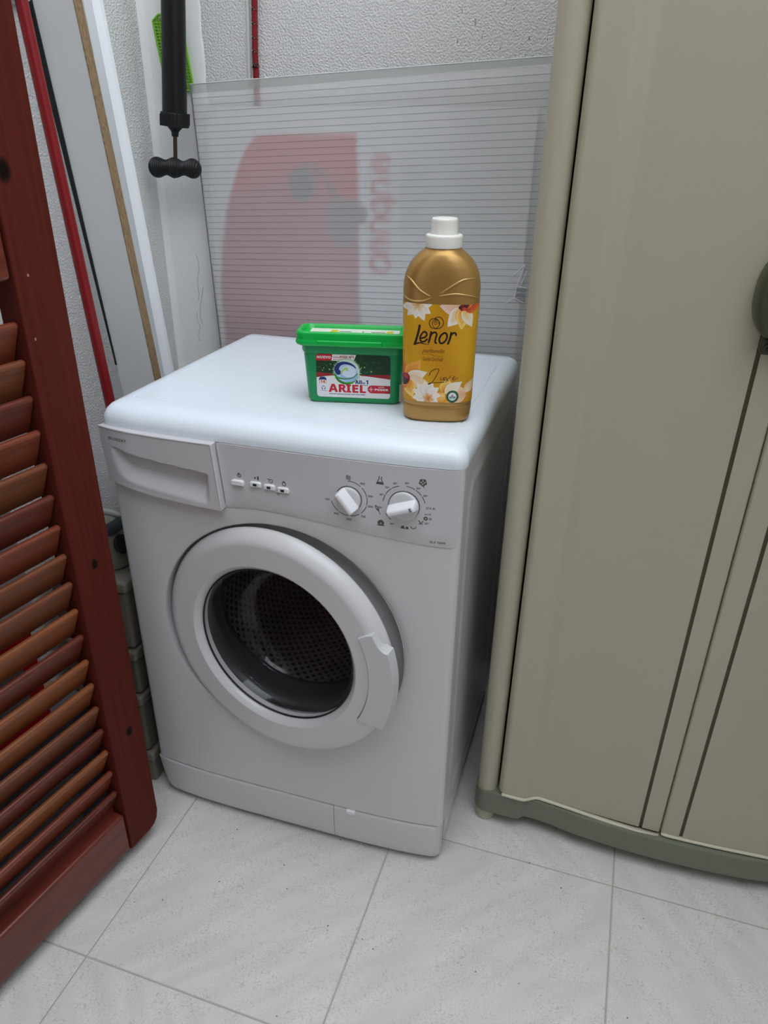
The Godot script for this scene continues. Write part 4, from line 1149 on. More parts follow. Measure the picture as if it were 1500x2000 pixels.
# ------------------------------------------------------------------ pump, swatter, rope, cable
func hanging_things() -> void:
	var rub := mat(Color(0.035, 0.035, 0.036), 0.55)
	var pu := thing("hand_pump", "black hand pump with a ribbed T-shaped handle hanging upside down", "pump")
	var ax := Vector3(-0.0465, 0.375, 0.0).normalized()      # from handle to barrel top, leaning a little
	var c := func(y: float) -> Vector3: return Vector3(-0.4440 + (y - 1.27) * 0.115, y, -0.556)
	var m := MB.new()
	m.tube(PackedVector3Array([c.call(1.266), c.call(1.27), c.call(1.60), c.call(1.72)]), 0.0, 28, PackedFloat32Array([0.0238, 0.0245, 0.0215, 0.0210]))
	part("barrel", m, mat(Color(0.015, 0.015, 0.017), 0.42), pu)
	m = MB.new()
	m.tube(PackedVector3Array([c.call(1.247), c.call(1.249), c.call(1.270), c.call(1.272)]), 0.0, 28, PackedFloat32Array([0.0272, 0.0285, 0.0285, 0.0272]))
	for k in 22:
		var a := TAU * k / 22
		m.tube(PackedVector3Array([c.call(1.249) + Vector3(cos(a), 0, sin(a)) * 0.0285, c.call(1.270) + Vector3(cos(a), 0, sin(a)) * 0.0285]), 0.0014, 5)
	m.tube(PackedVector3Array([c.call(1.249), c.call(1.240), c.call(1.237), c.call(1.229)]), 0.0, 20, PackedFloat32Array([0.018, 0.0095, 0.0075, 0.0065]))
	part("collar", m, rub, pu)
	m = MB.new(); m.tube(PackedVector3Array([c.call(1.16), c.call(1.235)]), 0.0042, 12)
	part("rod", m, mat(Color(0.36, 0.31, 0.28), 0.35, 0.8), pu)
	m = MB.new()
	var pts := PackedVector3Array(); var rad := PackedFloat32Array()
	for k in 121:
		var f := k / 120.0
		pts.append(Vector3(lerpf(-0.5160, -0.3975, f), 1.1705 + 0.0005 * sin(f * 6), -0.556 + 0.004 * (0.5 - f)))
		var lobe := 0.0160 + 0.0027 * cos((f - 0.5) * TAU * 2.9) 
		if f < 0.5: lobe += 0.0010
		var endr := sqrt(maxf(0.0, 1.0 - pow(maxf(0.0, absf(f - 0.5) - 0.40) / 0.1, 2)))
		rad.append((lobe + 0.0008 * (1.0 if k % 4 < 2 else -1.0)) * maxf(endr, 0.12))
	m.tube(pts, 0.0, 24, rad)
	part("handle", m, rub, pu)
	m = MB.new(); m.tube(PackedVector3Array([c.call(1.715), c.call(1.735), c.call(1.75)]), 0.0, 20, PackedFloat32Array([0.024, 0.024, 0.012]))
	part("end_cap", m, rub, pu)
	m = MB.new()
	var t: Vector3 = c.call(1.745)
	m.tube(PackedVector3Array([Vector3(t.x, 1.80, ZB - 0.002), Vector3(t.x, 1.80, t.z + 0.01), Vector3(t.x, 1.785, t.z + 0.018), Vector3(t.x, 1.74, t.z + 0.010)]), 0.003, 8)
	tag(part("wall_hook", m, mat(Color(0.5, 0.5, 0.5), 0.3, 0.9)), "steel wall hook above the black pump, above the picture", "hook")
	# green fly swatter behind the pump
	var sw := thing("fly_swatter", "bright green plastic mesh fly swatter hanging behind the black pump", "fly swatter")
	var green := mat(Color(0.47, 0.72, 0.16), 0.4)
	var o := [Vector2(-0.487, 1.447), Vector2(-0.442, 1.452), Vector2(-0.431, 1.318), Vector2(-0.490, 1.312)]
	o = [Vector2(-0.5045, 1.436), Vector2(-0.4905, 1.446), Vector2(-0.452, 1.445), Vector2(-0.4405, 1.43), Vector2(-0.4275, 1.322), Vector2(-0.434, 1.3135), Vector2(-0.483, 1.316), Vector2(-0.490, 1.324)]
	m = MB.new()
	var loop := PackedVector3Array()
	for p in o + [o[0]]: loop.append(Vector3(p.x, p.y, ZB + 0.010))
	m.tube(loop, 0.0026, 8)
	part("rim", m, green, sw)
	m = MB.new()
	for k in 20:
		var f := (k + 0.5) / 20.0
		var L := Vector2(-0.5045, 1.436).lerp(Vector2(-0.490, 1.324), f); var R := Vector2(-0.4405, 1.43).lerp(Vector2(-0.4275, 1.322), f)
		m.tube(PackedVector3Array([Vector3(L.x, L.y, ZB + 0.010), Vector3(R.x, R.y, ZB + 0.010)]), 0.0019, 5)
	for k in 10:
		var f := (k + 0.5) / 10.0
		var L := Vector2(-0.4985, 1.441).lerp(Vector2(-0.445, 1.441), f); var R := Vector2(-0.486, 1.317).lerp(Vector2(-0.431, 1.317), f)
		m.tube(PackedVector3Array([Vector3(L.x, L.y, ZB + 0.010), Vector3(R.x, R.y, ZB + 0.010)]), 0.0019, 5)
	m.box(Vector3(-0.494, 1.326, ZB + 0.009), Vector3(-0.440, 1.434, ZB + 0.0098))
	part("netting", m, green, sw)
	m = MB.new(); m.tube(PackedVector3Array([Vector3(-0.471, 1.445, ZB + 0.010), Vector3(-0.478, 1.60, ZB + 0.009), Vector3(-0.485, 1.78, ZB + 0.009)]), 0.0045, 8)
	part("stem", m, green, sw)
	# red cord with black and yellow flecks
	var im := Image.create(64, 64, false, Image.FORMAT_RGB8)
	im.fill(Color(0.50, 0.06, 0.10))
	var rp := thing("rope", "red braided cord with black and yellow flecks hanging down the back wall", "rope")
	var q := PackedVector3Array()
	for k in 41:
		var y := 1.85 - 1.0 * k / 40.0
		q.append(Vector3(-0.2775 - 0.0085 * (1.48 - y) / 0.14 * (1.0 if y > 1.34 else 0.6) - (0.003 if y < 1.34 else 0.0), y, ZB + 0.0095 - (0.0035 if y < 1.36 else 0.0) ))
	m = MB.new(); m.tube(q, 0.0060, 12)
	part("braid", m, mat(Color(0.50, 0.065, 0.10), 0.75), rp)
	var ym := mat(Color(0.75, 0.62, 0.45), 0.7)
	var bm := MB.new()
	var yy := MB.new()
	for k in 18:
		var y := 1.473 + 0.0232 * 10 - 0.0232 * k
		if y < 1.345: break
		var x := -0.2775 - 0.0085 * (1.48 - y) / 0.14
		bm.tube(PackedVector3Array([Vector3(x - 0.0052, y + 0.003, ZB + 0.0095), Vector3(x - 0.002, y + 0.0005, ZB + 0.0142), Vector3(x + 0.002, y - 0.002, ZB + 0.0142), Vector3(x + 0.0052, y - 0.004, ZB + 0.0095)]), 0.0017, 6)
		bm.tube(PackedVector3Array([Vector3(x - 0.0052, y - 0.004, ZB + 0.0095), Vector3(x - 0.002, y - 0.002, ZB + 0.0142), Vector3(x + 0.002, y + 0.0005, ZB + 0.0142), Vector3(x + 0.0052, y + 0.003, ZB + 0.0095)]), 0.0017, 6)
		yy.rbox(Vector3(0.0014, 0.0018, 0.0012), 0.0005, Vector3(x - 0.0022, y + 0.0012, ZB + 0.0161)); yy.rbox(Vector3(0.0014, 0.0018, 0.0012), 0.0005, Vector3(x + 0.0022, y - 0.0018, ZB + 0.0161))
	part("black_fleck", bm, black, rp).set_meta("kind", "stuff")
	part("yellow_fleck", yy, ym, rp).set_meta("kind", "stuff")
	m = MB.new()
	m.rbox(Vector3(0.007, 0.55, 0.006), 0.002, Vector3(-0.2905, 1.60, ZB + 0.002), Basis(Vector3(0, 0, 1), -0.045))
	tag(part("cable_cover", m, mat(Color(0.84, 0.84, 0.82), 0.6)), "thin white painted cable cover beside the red cord", "cable cover")

# ------------------------------------------------------------------ softener bottle
func bsec(y: float) -> Vector3:     # half width, half depth, roundness of the bottle at a height
	var K := [[0.0, 0.044, 0.027, 3.0], [0.0015, 0.0475, 0.0305, 3.0], [0.005, 0.0500, 0.033, 3.0], [0.010, 0.0510, 0.034, 3.0], [0.0235, 0.0518, 0.0348, 3.0], [0.0262, 0.0505, 0.0336, 3.0], [0.029, 0.0518, 0.0348, 3.0], [0.034, 0.0520, 0.035, 3.0],
		[0.10, 0.0530, 0.0355, 3.0], [0.176, 0.0545, 0.0360, 3.0], [0.190, 0.0547, 0.0360, 2.9], [0.202, 0.0540, 0.0358, 2.8], [0.213, 0.0515, 0.0350, 2.7], [0.223, 0.0470, 0.0335, 2.6], [0.232, 0.0405, 0.0310, 2.4], [0.239, 0.0330, 0.0280, 2.2], [0.244, 0.0262, 0.0242, 2.0], [0.247, 0.0238, 0.0234, 2.0], [0.254, 0.0232, 0.0232, 2.0]]
	for i in K.size() - 1:
		if y <= K[i + 1][0]:
			var f: float = (y - K[i][0]) / (K[i + 1][0] - K[i][0])
			return Vector3(lerpf(K[i][1], K[i + 1][1], f), lerpf(K[i][2], K[i + 1][2], f), lerpf(K[i][3], K[i + 1][3], f))
	return Vector3(0.0232, 0.0232, 2.0)

func bpt(y: float, a: float, off := 0.0) -> Vector3:   # a = 0 faces the front
	var s := bsec(y)
	var x := sin(a); var z := cos(a)
	return Vector3(signf(x) * pow(absf(x), 2.0 / s.z) * (s.x + off), y, signf(z) * pow(absf(z), 2.0 / s.z) * (s.y + off))

# front surface point over a given x
func bfront(x: float, y: float, off: float) -> Vector3:
	var s := bsec(y)
	var k := pow(maxf(0.0, 1.0 - pow(absf(x) / s.x, s.z)), 1.0 / s.z)
	return Vector3(x, y, k * s.y + off)

func bottle_label() -> Image:
	var W := 1536; var Hh := 2048      # 108.6 mm by 145 mm
	var im := Image.create(W, Hh, false, Image.FORMAT_RGB8)
	for y in range(0, Hh, 8):
		for x in range(0, W, 8):
			var f := x / float(W) + 0.25 * sin(y / 500.0)
			im.fill_rect(Rect2i(x, y, 8, 8), Color(0.81, 0.57, 0.07).lerp(Color(0.86, 0.65, 0.07), clampf(0.5 + 0.5 * sin(f * 7.0), 0, 1)))
	var k := 14.14
	var A := func(x: float, y: float) -> Vector2: return Vector2(768 + (x * 0.0838 - 63.6) * k, Hh - (153.0 - y * 0.0839) * k)   # upper print coordinates
	var B := func(x: float, y: float) -> Vector2: return Vector2(768 + (x * 0.0838 - 63.6) * k, Hh - (69.0 - y * 0.0839) * k)    # lower
	var petal := func(c: Vector2, ang: float, l: float, w: float, col: Color, inner: Color) -> void:
		for s in 4:
			var f := 1.0 - 0.22 * s
			var q := PackedVector2Array()
			for i in 13:
				var t := i / 12.0
				q.append(c + Vector2(t * l * f, -sin(PI * pow(t, 0.75)) * w * 0.5 * f).rotated(ang))
			for i in 12:
				var t := 1.0 - i / 12.0
				q.append(c + Vector2(t * l * f, sin(PI * pow(t, 0.75)) * w * 0.5 * f).rotated(ang))
			fill_poly(im, q, col.lerp(inner, s / 3.0))
	var wh := Color(0.96, 0.92, 0.86); var pe := Color(0.95, 0.80, 0.62); var og := Color(0.90, 0.52, 0.13); var lv := Color(0.84, 0.80, 0.84); var mar := Color(0.30, 0.06, 0.09); var yl := Color(0.97, 0.82, 0.45)
	# white blossom, top left
	var c: Vector2 = A.call(380, 150)
	for i in 11: petal.call(c, TAU * i / 11.0, 290.0 + 30 * (i % 3), 190.0, wh, lv if i % 2 else Color(0.92, 0.86, 0.74))
	for i in 7: petal.call(c, TAU * i / 7.0 + 0.3, 160.0, 110.0, Color(0.94, 0.86, 0.72), Color(0.86, 0.62, 0.30))
	# orchid, top right
	c = A.call(1150, 190)
	petal.call(c, PI * 1.02, 480.0, 330.0, Color(0.95, 0.82, 0.74), Color(0.93, 0.72, 0.55))
	petal.call(c, PI * 0.72, 480.0, 300.0, wh, Color(0.92, 0.66, 0.30))
	petal.call(c, PI * 0.52, 430.0, 260.0, yl, og)
	petal.call(c, PI * 0.36, 420.0, 220.0, wh, Color(0.94, 0.76, 0.45))
	petal.call(c, -0.15, 330.0, 260.0, Color(0.90, 0.45, 0.20), Color(0.72, 0.18, 0.13))
	petal.call(c, -0.9, 260.0, 200.0, og, Color(0.6, 0.14, 0.12))
	disc(im, c + Vector2(-20, -10), 66, Color(0.55, 0.12, 0.12)); disc(im, c + Vector2(40, -45), 50, mar); disc(im, c + Vector2(-70, -10), 34, mar); disc(im, c + Vector2(10, 20), 34, Color(0.85, 0.30, 0.22))
	# orchid, lower left
	c = B.call(210, 440)
	petal.call(c, -PI * 0.62, 420.0, 280.0, og, Color(0.80, 0.45, 0.14))
	petal.call(c, -PI * 0.30, 520.0, 300.0, Color(0.94, 0.66, 0.30), og)
	petal.call(c, -PI * 0.12, 480.0, 250.0, wh, pe)
	petal.call(c, PI * 0.06, 560.0, 260.0, pe, Color(0.95, 0.87, 0.76))
	petal.call(c, PI * 0.38, 420.0, 300.0, yl, og)
	petal.call(c, PI * 0.75, 400.0, 300.0, og, Color(0.95, 0.74, 0.48))
	disc(im, c + Vector2(-10, 10), 120, Color(0.55, 0.12, 0.14), 0.75, 0.3); disc(im, c + Vector2(-30, 70), 92, Color(0.14, 0.06, 0.12), 0.72, 0.4); disc(im, c + Vector2(10, -40), 54, Color(0.72, 0.16, 0.16))
	# white blossom and orange petals along the bottom
	c = B.call(900, 660)
	petal.call(c, -PI * 0.42, 320.0, 300.0, yl, og); petal.call(c, -0.1, 480.0, 340.0, Color(0.96, 0.83, 0.66), pe); petal.call(c, PI * 0.22, 420.0, 300.0, og, Color(0.93, 0.62, 0.20))
	petal.call(c, PI * 0.5, 300.0, 300.0, Color(0.94, 0.70, 0.24), og); petal.call(c, PI * 0.75, 360.0, 280.0, Color(0.92, 0.58, 0.16), yl); petal.call(c, -PI * 0.2, 430.0, 240.0, wh, Color(0.96, 0.88, 0.72))
	c = B.call(1270, 650); petal.call(c, PI * 0.85, 420.0, 260.0, Color(0.96, 0.80, 0.66), Color(0.94, 0.72, 0.56)); petal.call(c, -PI * 0.35, 300.0, 200.0, pe, Color(0.97, 0.88, 0.74))
	c = B.call(580, 700)
	for i in 11: petal.call(c, TAU * i / 11.0, 310.0, 190.0, wh, lv if i % 2 else Color(0.93, 0.87, 0.82))
	for i in 6: petal.call(c + Vector2(40, 70), TAU * i / 6.0 + 0.3, 130.0, 100.0, Color(0.93, 0.76, 0.55), Color(0.78, 0.48, 0.25))
	# rose sign
	var ink := Color(0.13, 0.045, 0.07)
	var S := func(pts: Array, w0: float, col: Color, low := false, w1 := -1.0) -> void:
		var q := PackedVector2Array()
		for i in range(0, pts.size(), 2): q.append(B.call(pts[i], pts[i + 1]) if low else A.call(pts[i], pts[i + 1]))
		stroke(im, q, w0, col, w1)
	S.call([690, 540, 620, 520, 585, 450, 610, 390, 660, 370, 720, 385, 755, 430, 750, 490, 690, 540], 15.0, ink)
	S.call([690, 540, 760, 530, 815, 480, 820, 410, 780, 355, 720, 345, 680, 365], 15.0, ink)
	S.call([690, 540, 640, 480, 645, 410, 690, 385, 740, 405, 750, 460], 12.0, ink)
	S.call([700, 440, 690, 425, 705, 412, 722, 430, 712, 460, 680, 465, 665, 440, 680, 405, 715, 400], 10.0, ink)
	# name
	S.call([425, 500, 408, 600, 383, 700, 352, 815], 47.0, ink)
	S.call([345, 822, 395, 800, 450, 790, 510, 805, 600, 803], 42.0, ink, false, 8.0)
	S.call([458, 712, 520, 690, 552, 645, 530, 602, 490, 606, 452, 660, 438, 720, 462, 765, 512, 762, 560, 722], 35.0, ink)
	S.call([622, 598, 610, 680, 588, 772], 39.0, ink)
	S.call([606, 690, 640, 622, 690, 600, 718, 630, 705, 700, 696, 760, 716, 782], 36.0, ink)
	S.call([838, 608, 790, 650, 765, 720, 785, 775, 830, 775, 880, 720, 895, 650, 870, 608, 838, 608], 37.0, ink)
	S.call([962, 600, 948, 690, 916, 785], 39.0, ink)
	S.call([944, 680, 985, 612, 1030, 602, 1046, 640], 35.0, ink)
	var br := Color(0.40, 0.22, 0.05)
	var w0: Vector2 = A.call(475, 885); var w1: Vector2 = A.call(870, 965)
	words(im, "parfumelle", w0.x, w0.y, w1.x - 30, w1.y, br, false, 0.45, "Droid Serif", 1.5)
	S.call([470, 985, 600, 970, 720, 1010, 850, 1000], 7.0, br)
	w0 = A.call(498, 1030); w1 = A.call(835, 1092)
	words(im, "Gold Orchid", w0.x, w0.y, w1.x, w1.y, br, false, 0.0, "Droid Sans", 1.5)
	var dk := Color(0.20, 0.10, 0.04)
	S.call([620, 345, 640, 290, 690, 245, 760, 225, 782, 250, 755, 320, 700, 430, 645, 495, 605, 505, 640, 485, 760, 468, 880, 458], 15.0, dk, true)
	S.call([832, 368, 815, 405, 840, 422, 880, 372, 872, 425, 900, 400], 12.0, dk, true)
	S.call([895, 365, 925, 380, 935, 430, 965, 425], 12.0, dk, true); S.call([1000, 335, 950, 400, 905, 462], 11.0, dk, true)
	S.call([1030, 395, 1062, 375, 1050, 355, 1025, 385, 1040, 422, 1075, 405, 1115, 372], 11.0, dk, true)
	# green round emblem
	c = B.call(1038, 712)
	disc(im, c, 128, Color(0.05, 0.30, 0.14)); disc(im, c, 84, Color(0.86, 0.93, 0.92))
	for i in 18: disc(im, c + Vector2(cos(TAU * i / 18.0), sin(TAU * i / 18.0)) * 106, 6, Color(0.55, 0.75, 0.60))
	petal.call(c + Vector2(0, 46), -PI / 2, 92.0, 56.0, Color(0.75, 0.30, 0.35), Color(0.92, 0.90, 0.90)); petal.call(c + Vector2(0, 46), -PI * 0.82, 80.0, 44.0, Color(0.10, 0.45, 0.30), Color(0.8, 0.92, 0.88)); petal.call(c + Vector2(0, 46), -PI * 0.18, 80.0, 44.0, Color(0.10, 0.45, 0.30), Color(0.8, 0.92, 0.88))
	im.shrink_x2()
	return im

func bottle() -> void:
	var yaw := deg_to_rad(11.0)
	var base := Transform3D(Basis(Vector3.UP, yaw), Vector3(0.2255, 0.8508, -0.1165))
	var b := thing("softener_bottle", "gold fabric softener bottle with white cap and yellow floral label", "bottle", base)
	var gold := mat(Color(0.70, 0.545, 0.30), 0.33, 0.5)
	var m := MB.new()
	var rows := []
	var ys := []
	for y in [0.0, 0.0015, 0.005, 0.010, 0.018, 0.0235, 0.0248, 0.0262, 0.0276, 0.029, 0.034, 0.06, 0.10, 0.14, 0.176]: ys.append(y)
	for i in 27: ys.append(0.179 + 0.075 * i / 26.0)
	for y in ys:
		var row := PackedVector3Array()
		for i in 80: row.append(bpt(y, TAU * i / 80.0))
		rows.append(row)
	m.grid(rows, true); m.cap(rows[0], Vector3.DOWN); m.cap(rows[-1], Vector3.UP)
	part("body", m, gold, b)
	# raised waves on the shoulder
	for wv in [[860, 535, 900, 560, 960, 615, 1040, 655], [1335, 540, 1250, 545, 1150, 600, 1090, 640], [838, 660, 900, 685, 980, 682, 1050, 655], [1090, 648, 1200, 632, 1300, 645, 1370, 668]]:
		m = MB.new()
		var q := PackedVector3Array()
		for s in 3:
			for i in 6:
				var P := []
				for l in 4: P.append(Vector2(wv[2 * l], wv[2 * l + 1]))
				var pp: Vector2 = P[s].cubic_interpolate(P[s + 1], P[maxi(s - 1, 0)], P[mini(s + 2, 3)], i / 6.0)
				var y := 0.1735 + (705.0 - pp.y) * 0.000203 / 0.955
				var sx := bsec(y).x
				q.append(bfront(clampf((pp.x - 1104.0) * 0.000203, -sx * 0.985, sx * 0.985), y, 0.0001))
		var rd := PackedFloat32Array()
		for i in q.size(): rd.append(0.0011 * sin(PI * clampf((i + 1.0) / (q.size() + 1.0), 0.02, 0.98)) + 0.0003)
		m.tube(q, 0.001, 8, rd)
		part("raised_wave", m, mat(Color(0.80, 0.66, 0.42), 0.3, 0.5), b)
	# label
	m = MB.new()
	rows = []; var uvs := []
	for j in 13:
		var y := lerpf(0.0325, 0.1745, j / 12.0)
		var row := PackedVector3Array(); var ur := PackedVector2Array()
		for i in 49:
			var f := i / 48.0
			var a := (f - 0.5) * PI * 0.985
			var p := bpt(y, a, 0.0004)
			row.append(p)
			ur.append(Vector2(clampf(0.5 + p.x / 0.1086, 0.002, 0.998), clampf(1.0 - (y - 0.0328) / 0.145, 0.002, 0.998)))
		rows.append(row); uvs.append(ur)
	m.grid(rows, false, false, uvs)
	part("label", m, printed(bottle_label(), 0.38), b)
	# cap: collar, then dosing cup
	var cw := mat(Color(0.955, 0.945, 0.915), 0.35)
	cw.subsurf_scatter_enabled = true; cw.subsurf_scatter_strength = 0.1
	m = MB.new()
	m.lathe([Vector2(0.0225, 0.2455), Vector2(0.0252, 0.2458), Vector2(0.0258, 0.247), Vector2(0.0258, 0.2595), Vector2(0.0254, 0.2618), Vector2(0.0240, 0.2630), Vector2(0.0195, 0.2634)], Transform3D.IDENTITY, 48)
	var cp := part("cap", m, cw, b)
	m = MB.new()
	m.lathe([Vector2(0.0192, 0.2632), Vector2(0.0186, 0.265), Vector2(0.0184, 0.280), Vector2(0.0180, 0.2825), Vector2(0.0168, 0.2840), Vector2(0.0150, 0.2842), Vector2(0.0, 0.2838)], Transform3D.IDENTITY, 48)
	part("dosing_cup", m, cw, cp)

# ------------------------------------------------------------------ capsule tub
func tub_label() -> Image:
	var im := Image.create(2048, 1290, false, Image.FORMAT_RGB8)
	var k := 1.804
	var A := func(x: float, y: float) -> Vector2: return Vector2((x - 115) * k, (y - 145) * k)
	var poly := func(a: Array, c: Color) -> void:
		var q := PackedVector2Array()
		for i in range(0, a.size(), 2): q.append(A.call(a[i], a[i + 1]))
		fill_poly(im, q, c)
	im.fill(Color(0.02, 0.20, 0.09))
	var rng := RandomNumberGenerator.new(); rng.seed = 21
	var c: Vector2 = A.call(585, 420)
	for i in 260:
		var a := rng.randf() * TAU
		var d := rng.randf_range(300, 1000)
		var p := c + Vector2(cos(a), sin(a) * 0.6) * d
		var l := rng.randf_range(20, 90)
		var g := rng.randf_range(0.3, 1.0)
		stroke(im, PackedVector2Array([p, p + Vector2(cos(a), sin(a) * 0.6) * l]), rng.randf_range(3, 12), Color(0.15 * g + 0.02, 0.62 * g, 0.22 * g), 2.0, false)
	for i in 26:
		var a := rng.randf() * TAU
		disc(im, c + Vector2(cos(a), sin(a) * 0.5) * rng.randf_range(350, 700), rng.randf_range(8, 24), Color(0.62, 0.80, 0.50))
	poly.call([110, 445, 250, 455, 365, 468, 380, 500, 110, 560], Color(0.62, 0.10, 0.12))
	poly.call([740, 478, 900, 470, 1100, 460, 1260, 455, 1260, 560, 740, 520], Color(0.62, 0.08, 0.11))
	var wht := Color(0.92, 0.92, 0.92)
	poly.call([110, 535, 240, 512, 400, 492, 600, 482, 760, 482, 900, 492, 1080, 512, 1260, 532, 1260, 900, 110, 900], wht)
	poly.call([105, 150, 372, 140, 352, 252, 105, 256], Color(0.78, 0.10, 0.14))
	poly.call([372, 140, 735, 140, 690, 252, 352, 252], wht)
	var w := func(s: String, x0: float, y0: float, x1: float, y1: float, col: Color, bold := true, slant := 0.0, heavy := 0.0) -> void:
		var a: Vector2 = A.call(x0, y0); var b: Vector2 = A.call(x1, y1)
		words(im, s, a.x, a.y, b.x, b.y, col, bold, slant, "Droid Sans", heavy)
	w.call("NUEVO", 134, 178, 342, 218, wht, true, 0.05, 3.0)
	w.call("PODS Nº1", 480, 168, 690, 208, Color(0.72, 0.10, 0.14), true, 0.1, 2.0)
	for e in [[380, 190, 475, 200], [375, 224, 520, 232], [530, 224, 660, 232]]: poly.call([e[0], e[1], e[2], e[1], e[2], e[3], e[0], e[3]], Color(0.72, 0.28, 0.30))
	# capsule with its halo
	for i in 90:
		var a := TAU * i / 90.0
		stroke(im, PackedVector2Array([c + Vector2(cos(a), sin(a)) * 300, c + Vector2(cos(a), sin(a)) * (350 + 14 * ((i * 7) % 5))]), 22, Color(0.60, 0.78, 0.58), 2.0, false)
	disc(im, c, 348, Color(0.84, 0.90, 0.84))
	var cc: Vector2 = A.call(578, 445)
	disc(im, cc + Vector2(-6, 50), 306, Color(0.20, 0.50, 0.12), 1.04)
	disc(im, cc + Vector2(40, 110), 190, Color(0.40, 0.68, 0.16), 1.3)
	disc(im, cc + Vector2(4, -26), 306, Color(0.72, 0.84, 0.93), 1.02)
	disc(im, cc + Vector2(70, 70), 200, Color(0.62, 0.76, 0.92), 1.2); disc(im, cc + Vector2(60, -40), 170, Color(0.84, 0.91, 0.97), 1.2)
	var sw := PackedVector2Array()
	for q in [[455, 440], [430, 390], [460, 320], [530, 285], [610, 290], [680, 320], [720, 360]]: sw.append(A.call(q[0], q[1]))
	stroke(im, sw, 150, Color(0.10, 0.16, 0.46), 24.0)
	sw = PackedVector2Array()
	for q in [[500, 450], [530, 400], [580, 370], [590, 400]]: sw.append(A.call(q[0], q[1]))
	stroke(im, sw, 50, Color(0.72, 0.82, 0.40), 60.0)
	sw = PackedVector2Array()
	for q in [[400, 480], [450, 530], [560, 545], [680, 520], [750, 450]]: sw.append(A.call(q[0], q[1]))
	stroke(im, sw, 56, Color(0.24, 0.55, 0.16), 20.0)
	# lettering
	var navy := Color(0.10, 0.18, 0.46); var red := Color(0.80, 0.10, 0.18)
	w.call("All", 712, 560, 808, 622, navy, true, 0.0, 4.0)
	w.call("in", 818, 586, 862, 622, navy, true, 0.0, 2.0)
	w.call("1", 876, 556, 908, 622, navy, true, 0.0, 4.0)
	w.call("PODS", 828, 634, 908, 652, navy)
	w.call("ARIEL", 302, 640, 872, 770, red, true, 0.0, 9.0)
	poly.call([965, 640, 1260, 640, 1260, 772, 965, 772], red); disc(im, A.call(968, 706), 66 * k, red)
	poly.call([1150, 640, 1260, 640, 1260, 772, 1180, 772], Color(0.66, 0.07, 0.13))
	stroke(im, PackedVector2Array([A.call(925, 706), A.call(985, 706)]), 16, wht); stroke(im, PackedVector2Array([A.call(955, 672), A.call(955, 740)]), 16, wht)
	w.call("PODER", 1012, 692, 1218, 726, wht, true, 0.0, 3.0)
	w.call("EXTRA", 1070, 658, 1155, 676, wht)
	poly.call([155, 545, 185, 522, 240, 522, 268, 545, 268, 590, 250, 575, 250, 570, 175, 570, 172, 578, 157, 590], navy)
	w.call("14", 178, 578, 246, 628, Color(0.86, 0.30, 0.12), true, 0.0, 3.0)
	for e in [[165, 600, 165, 640], [262, 600, 262, 640]]: stroke(im, PackedVector2Array([A.call(e[0], e[1]), A.call(e[2], e[3])]), 8, navy)
	for i in 3:
		var a := TAU * i / 3.0 - PI / 2
		var p: Vector2 = A.call(220, 706)
		stroke(im, PackedVector2Array([p + Vector2(cos(a - 0.55), sin(a - 0.55)) * 52, p + Vector2(cos(a + 0.55), sin(a + 0.55)) * 52]), 22, navy, -1, false)
	for e in [[178, 752, 268, 760]]: poly.call([e[0], e[1], e[2], e[1], e[2], e[3], e[0], e[3]], Color(0.45, 0.5, 0.65))
	var x := 305.0
	while x < 870:
		var l := rng.randf_range(8, 20)
		poly.call([x, 797, x + l, 797, x + l, 811, x, 811], Color(0.14, 0.26, 0.36)); x += l + rng.randf_range(3, 9)
	im.shrink_x2()
	return im

func rr_ring(hx: float, hz: float, r: float, y: float, n := 8) -> PackedVector3Array:
	var q := PackedVector3Array()
	var cs := [[hx - r, hz - r, 0.0], [-hx + r, hz - r, 90.0], [-hx + r, -hz + r, 180.0], [hx - r, -hz + r, 270.0]]
	for k in 4:
		for i in n + 1:
			var a := deg_to_rad(cs[k][2] + 90.0 * i / n)
			q.append(Vector3(cs[k][0] + r * cos(a), y, cs[k][1] + r * sin(a)))
	return q

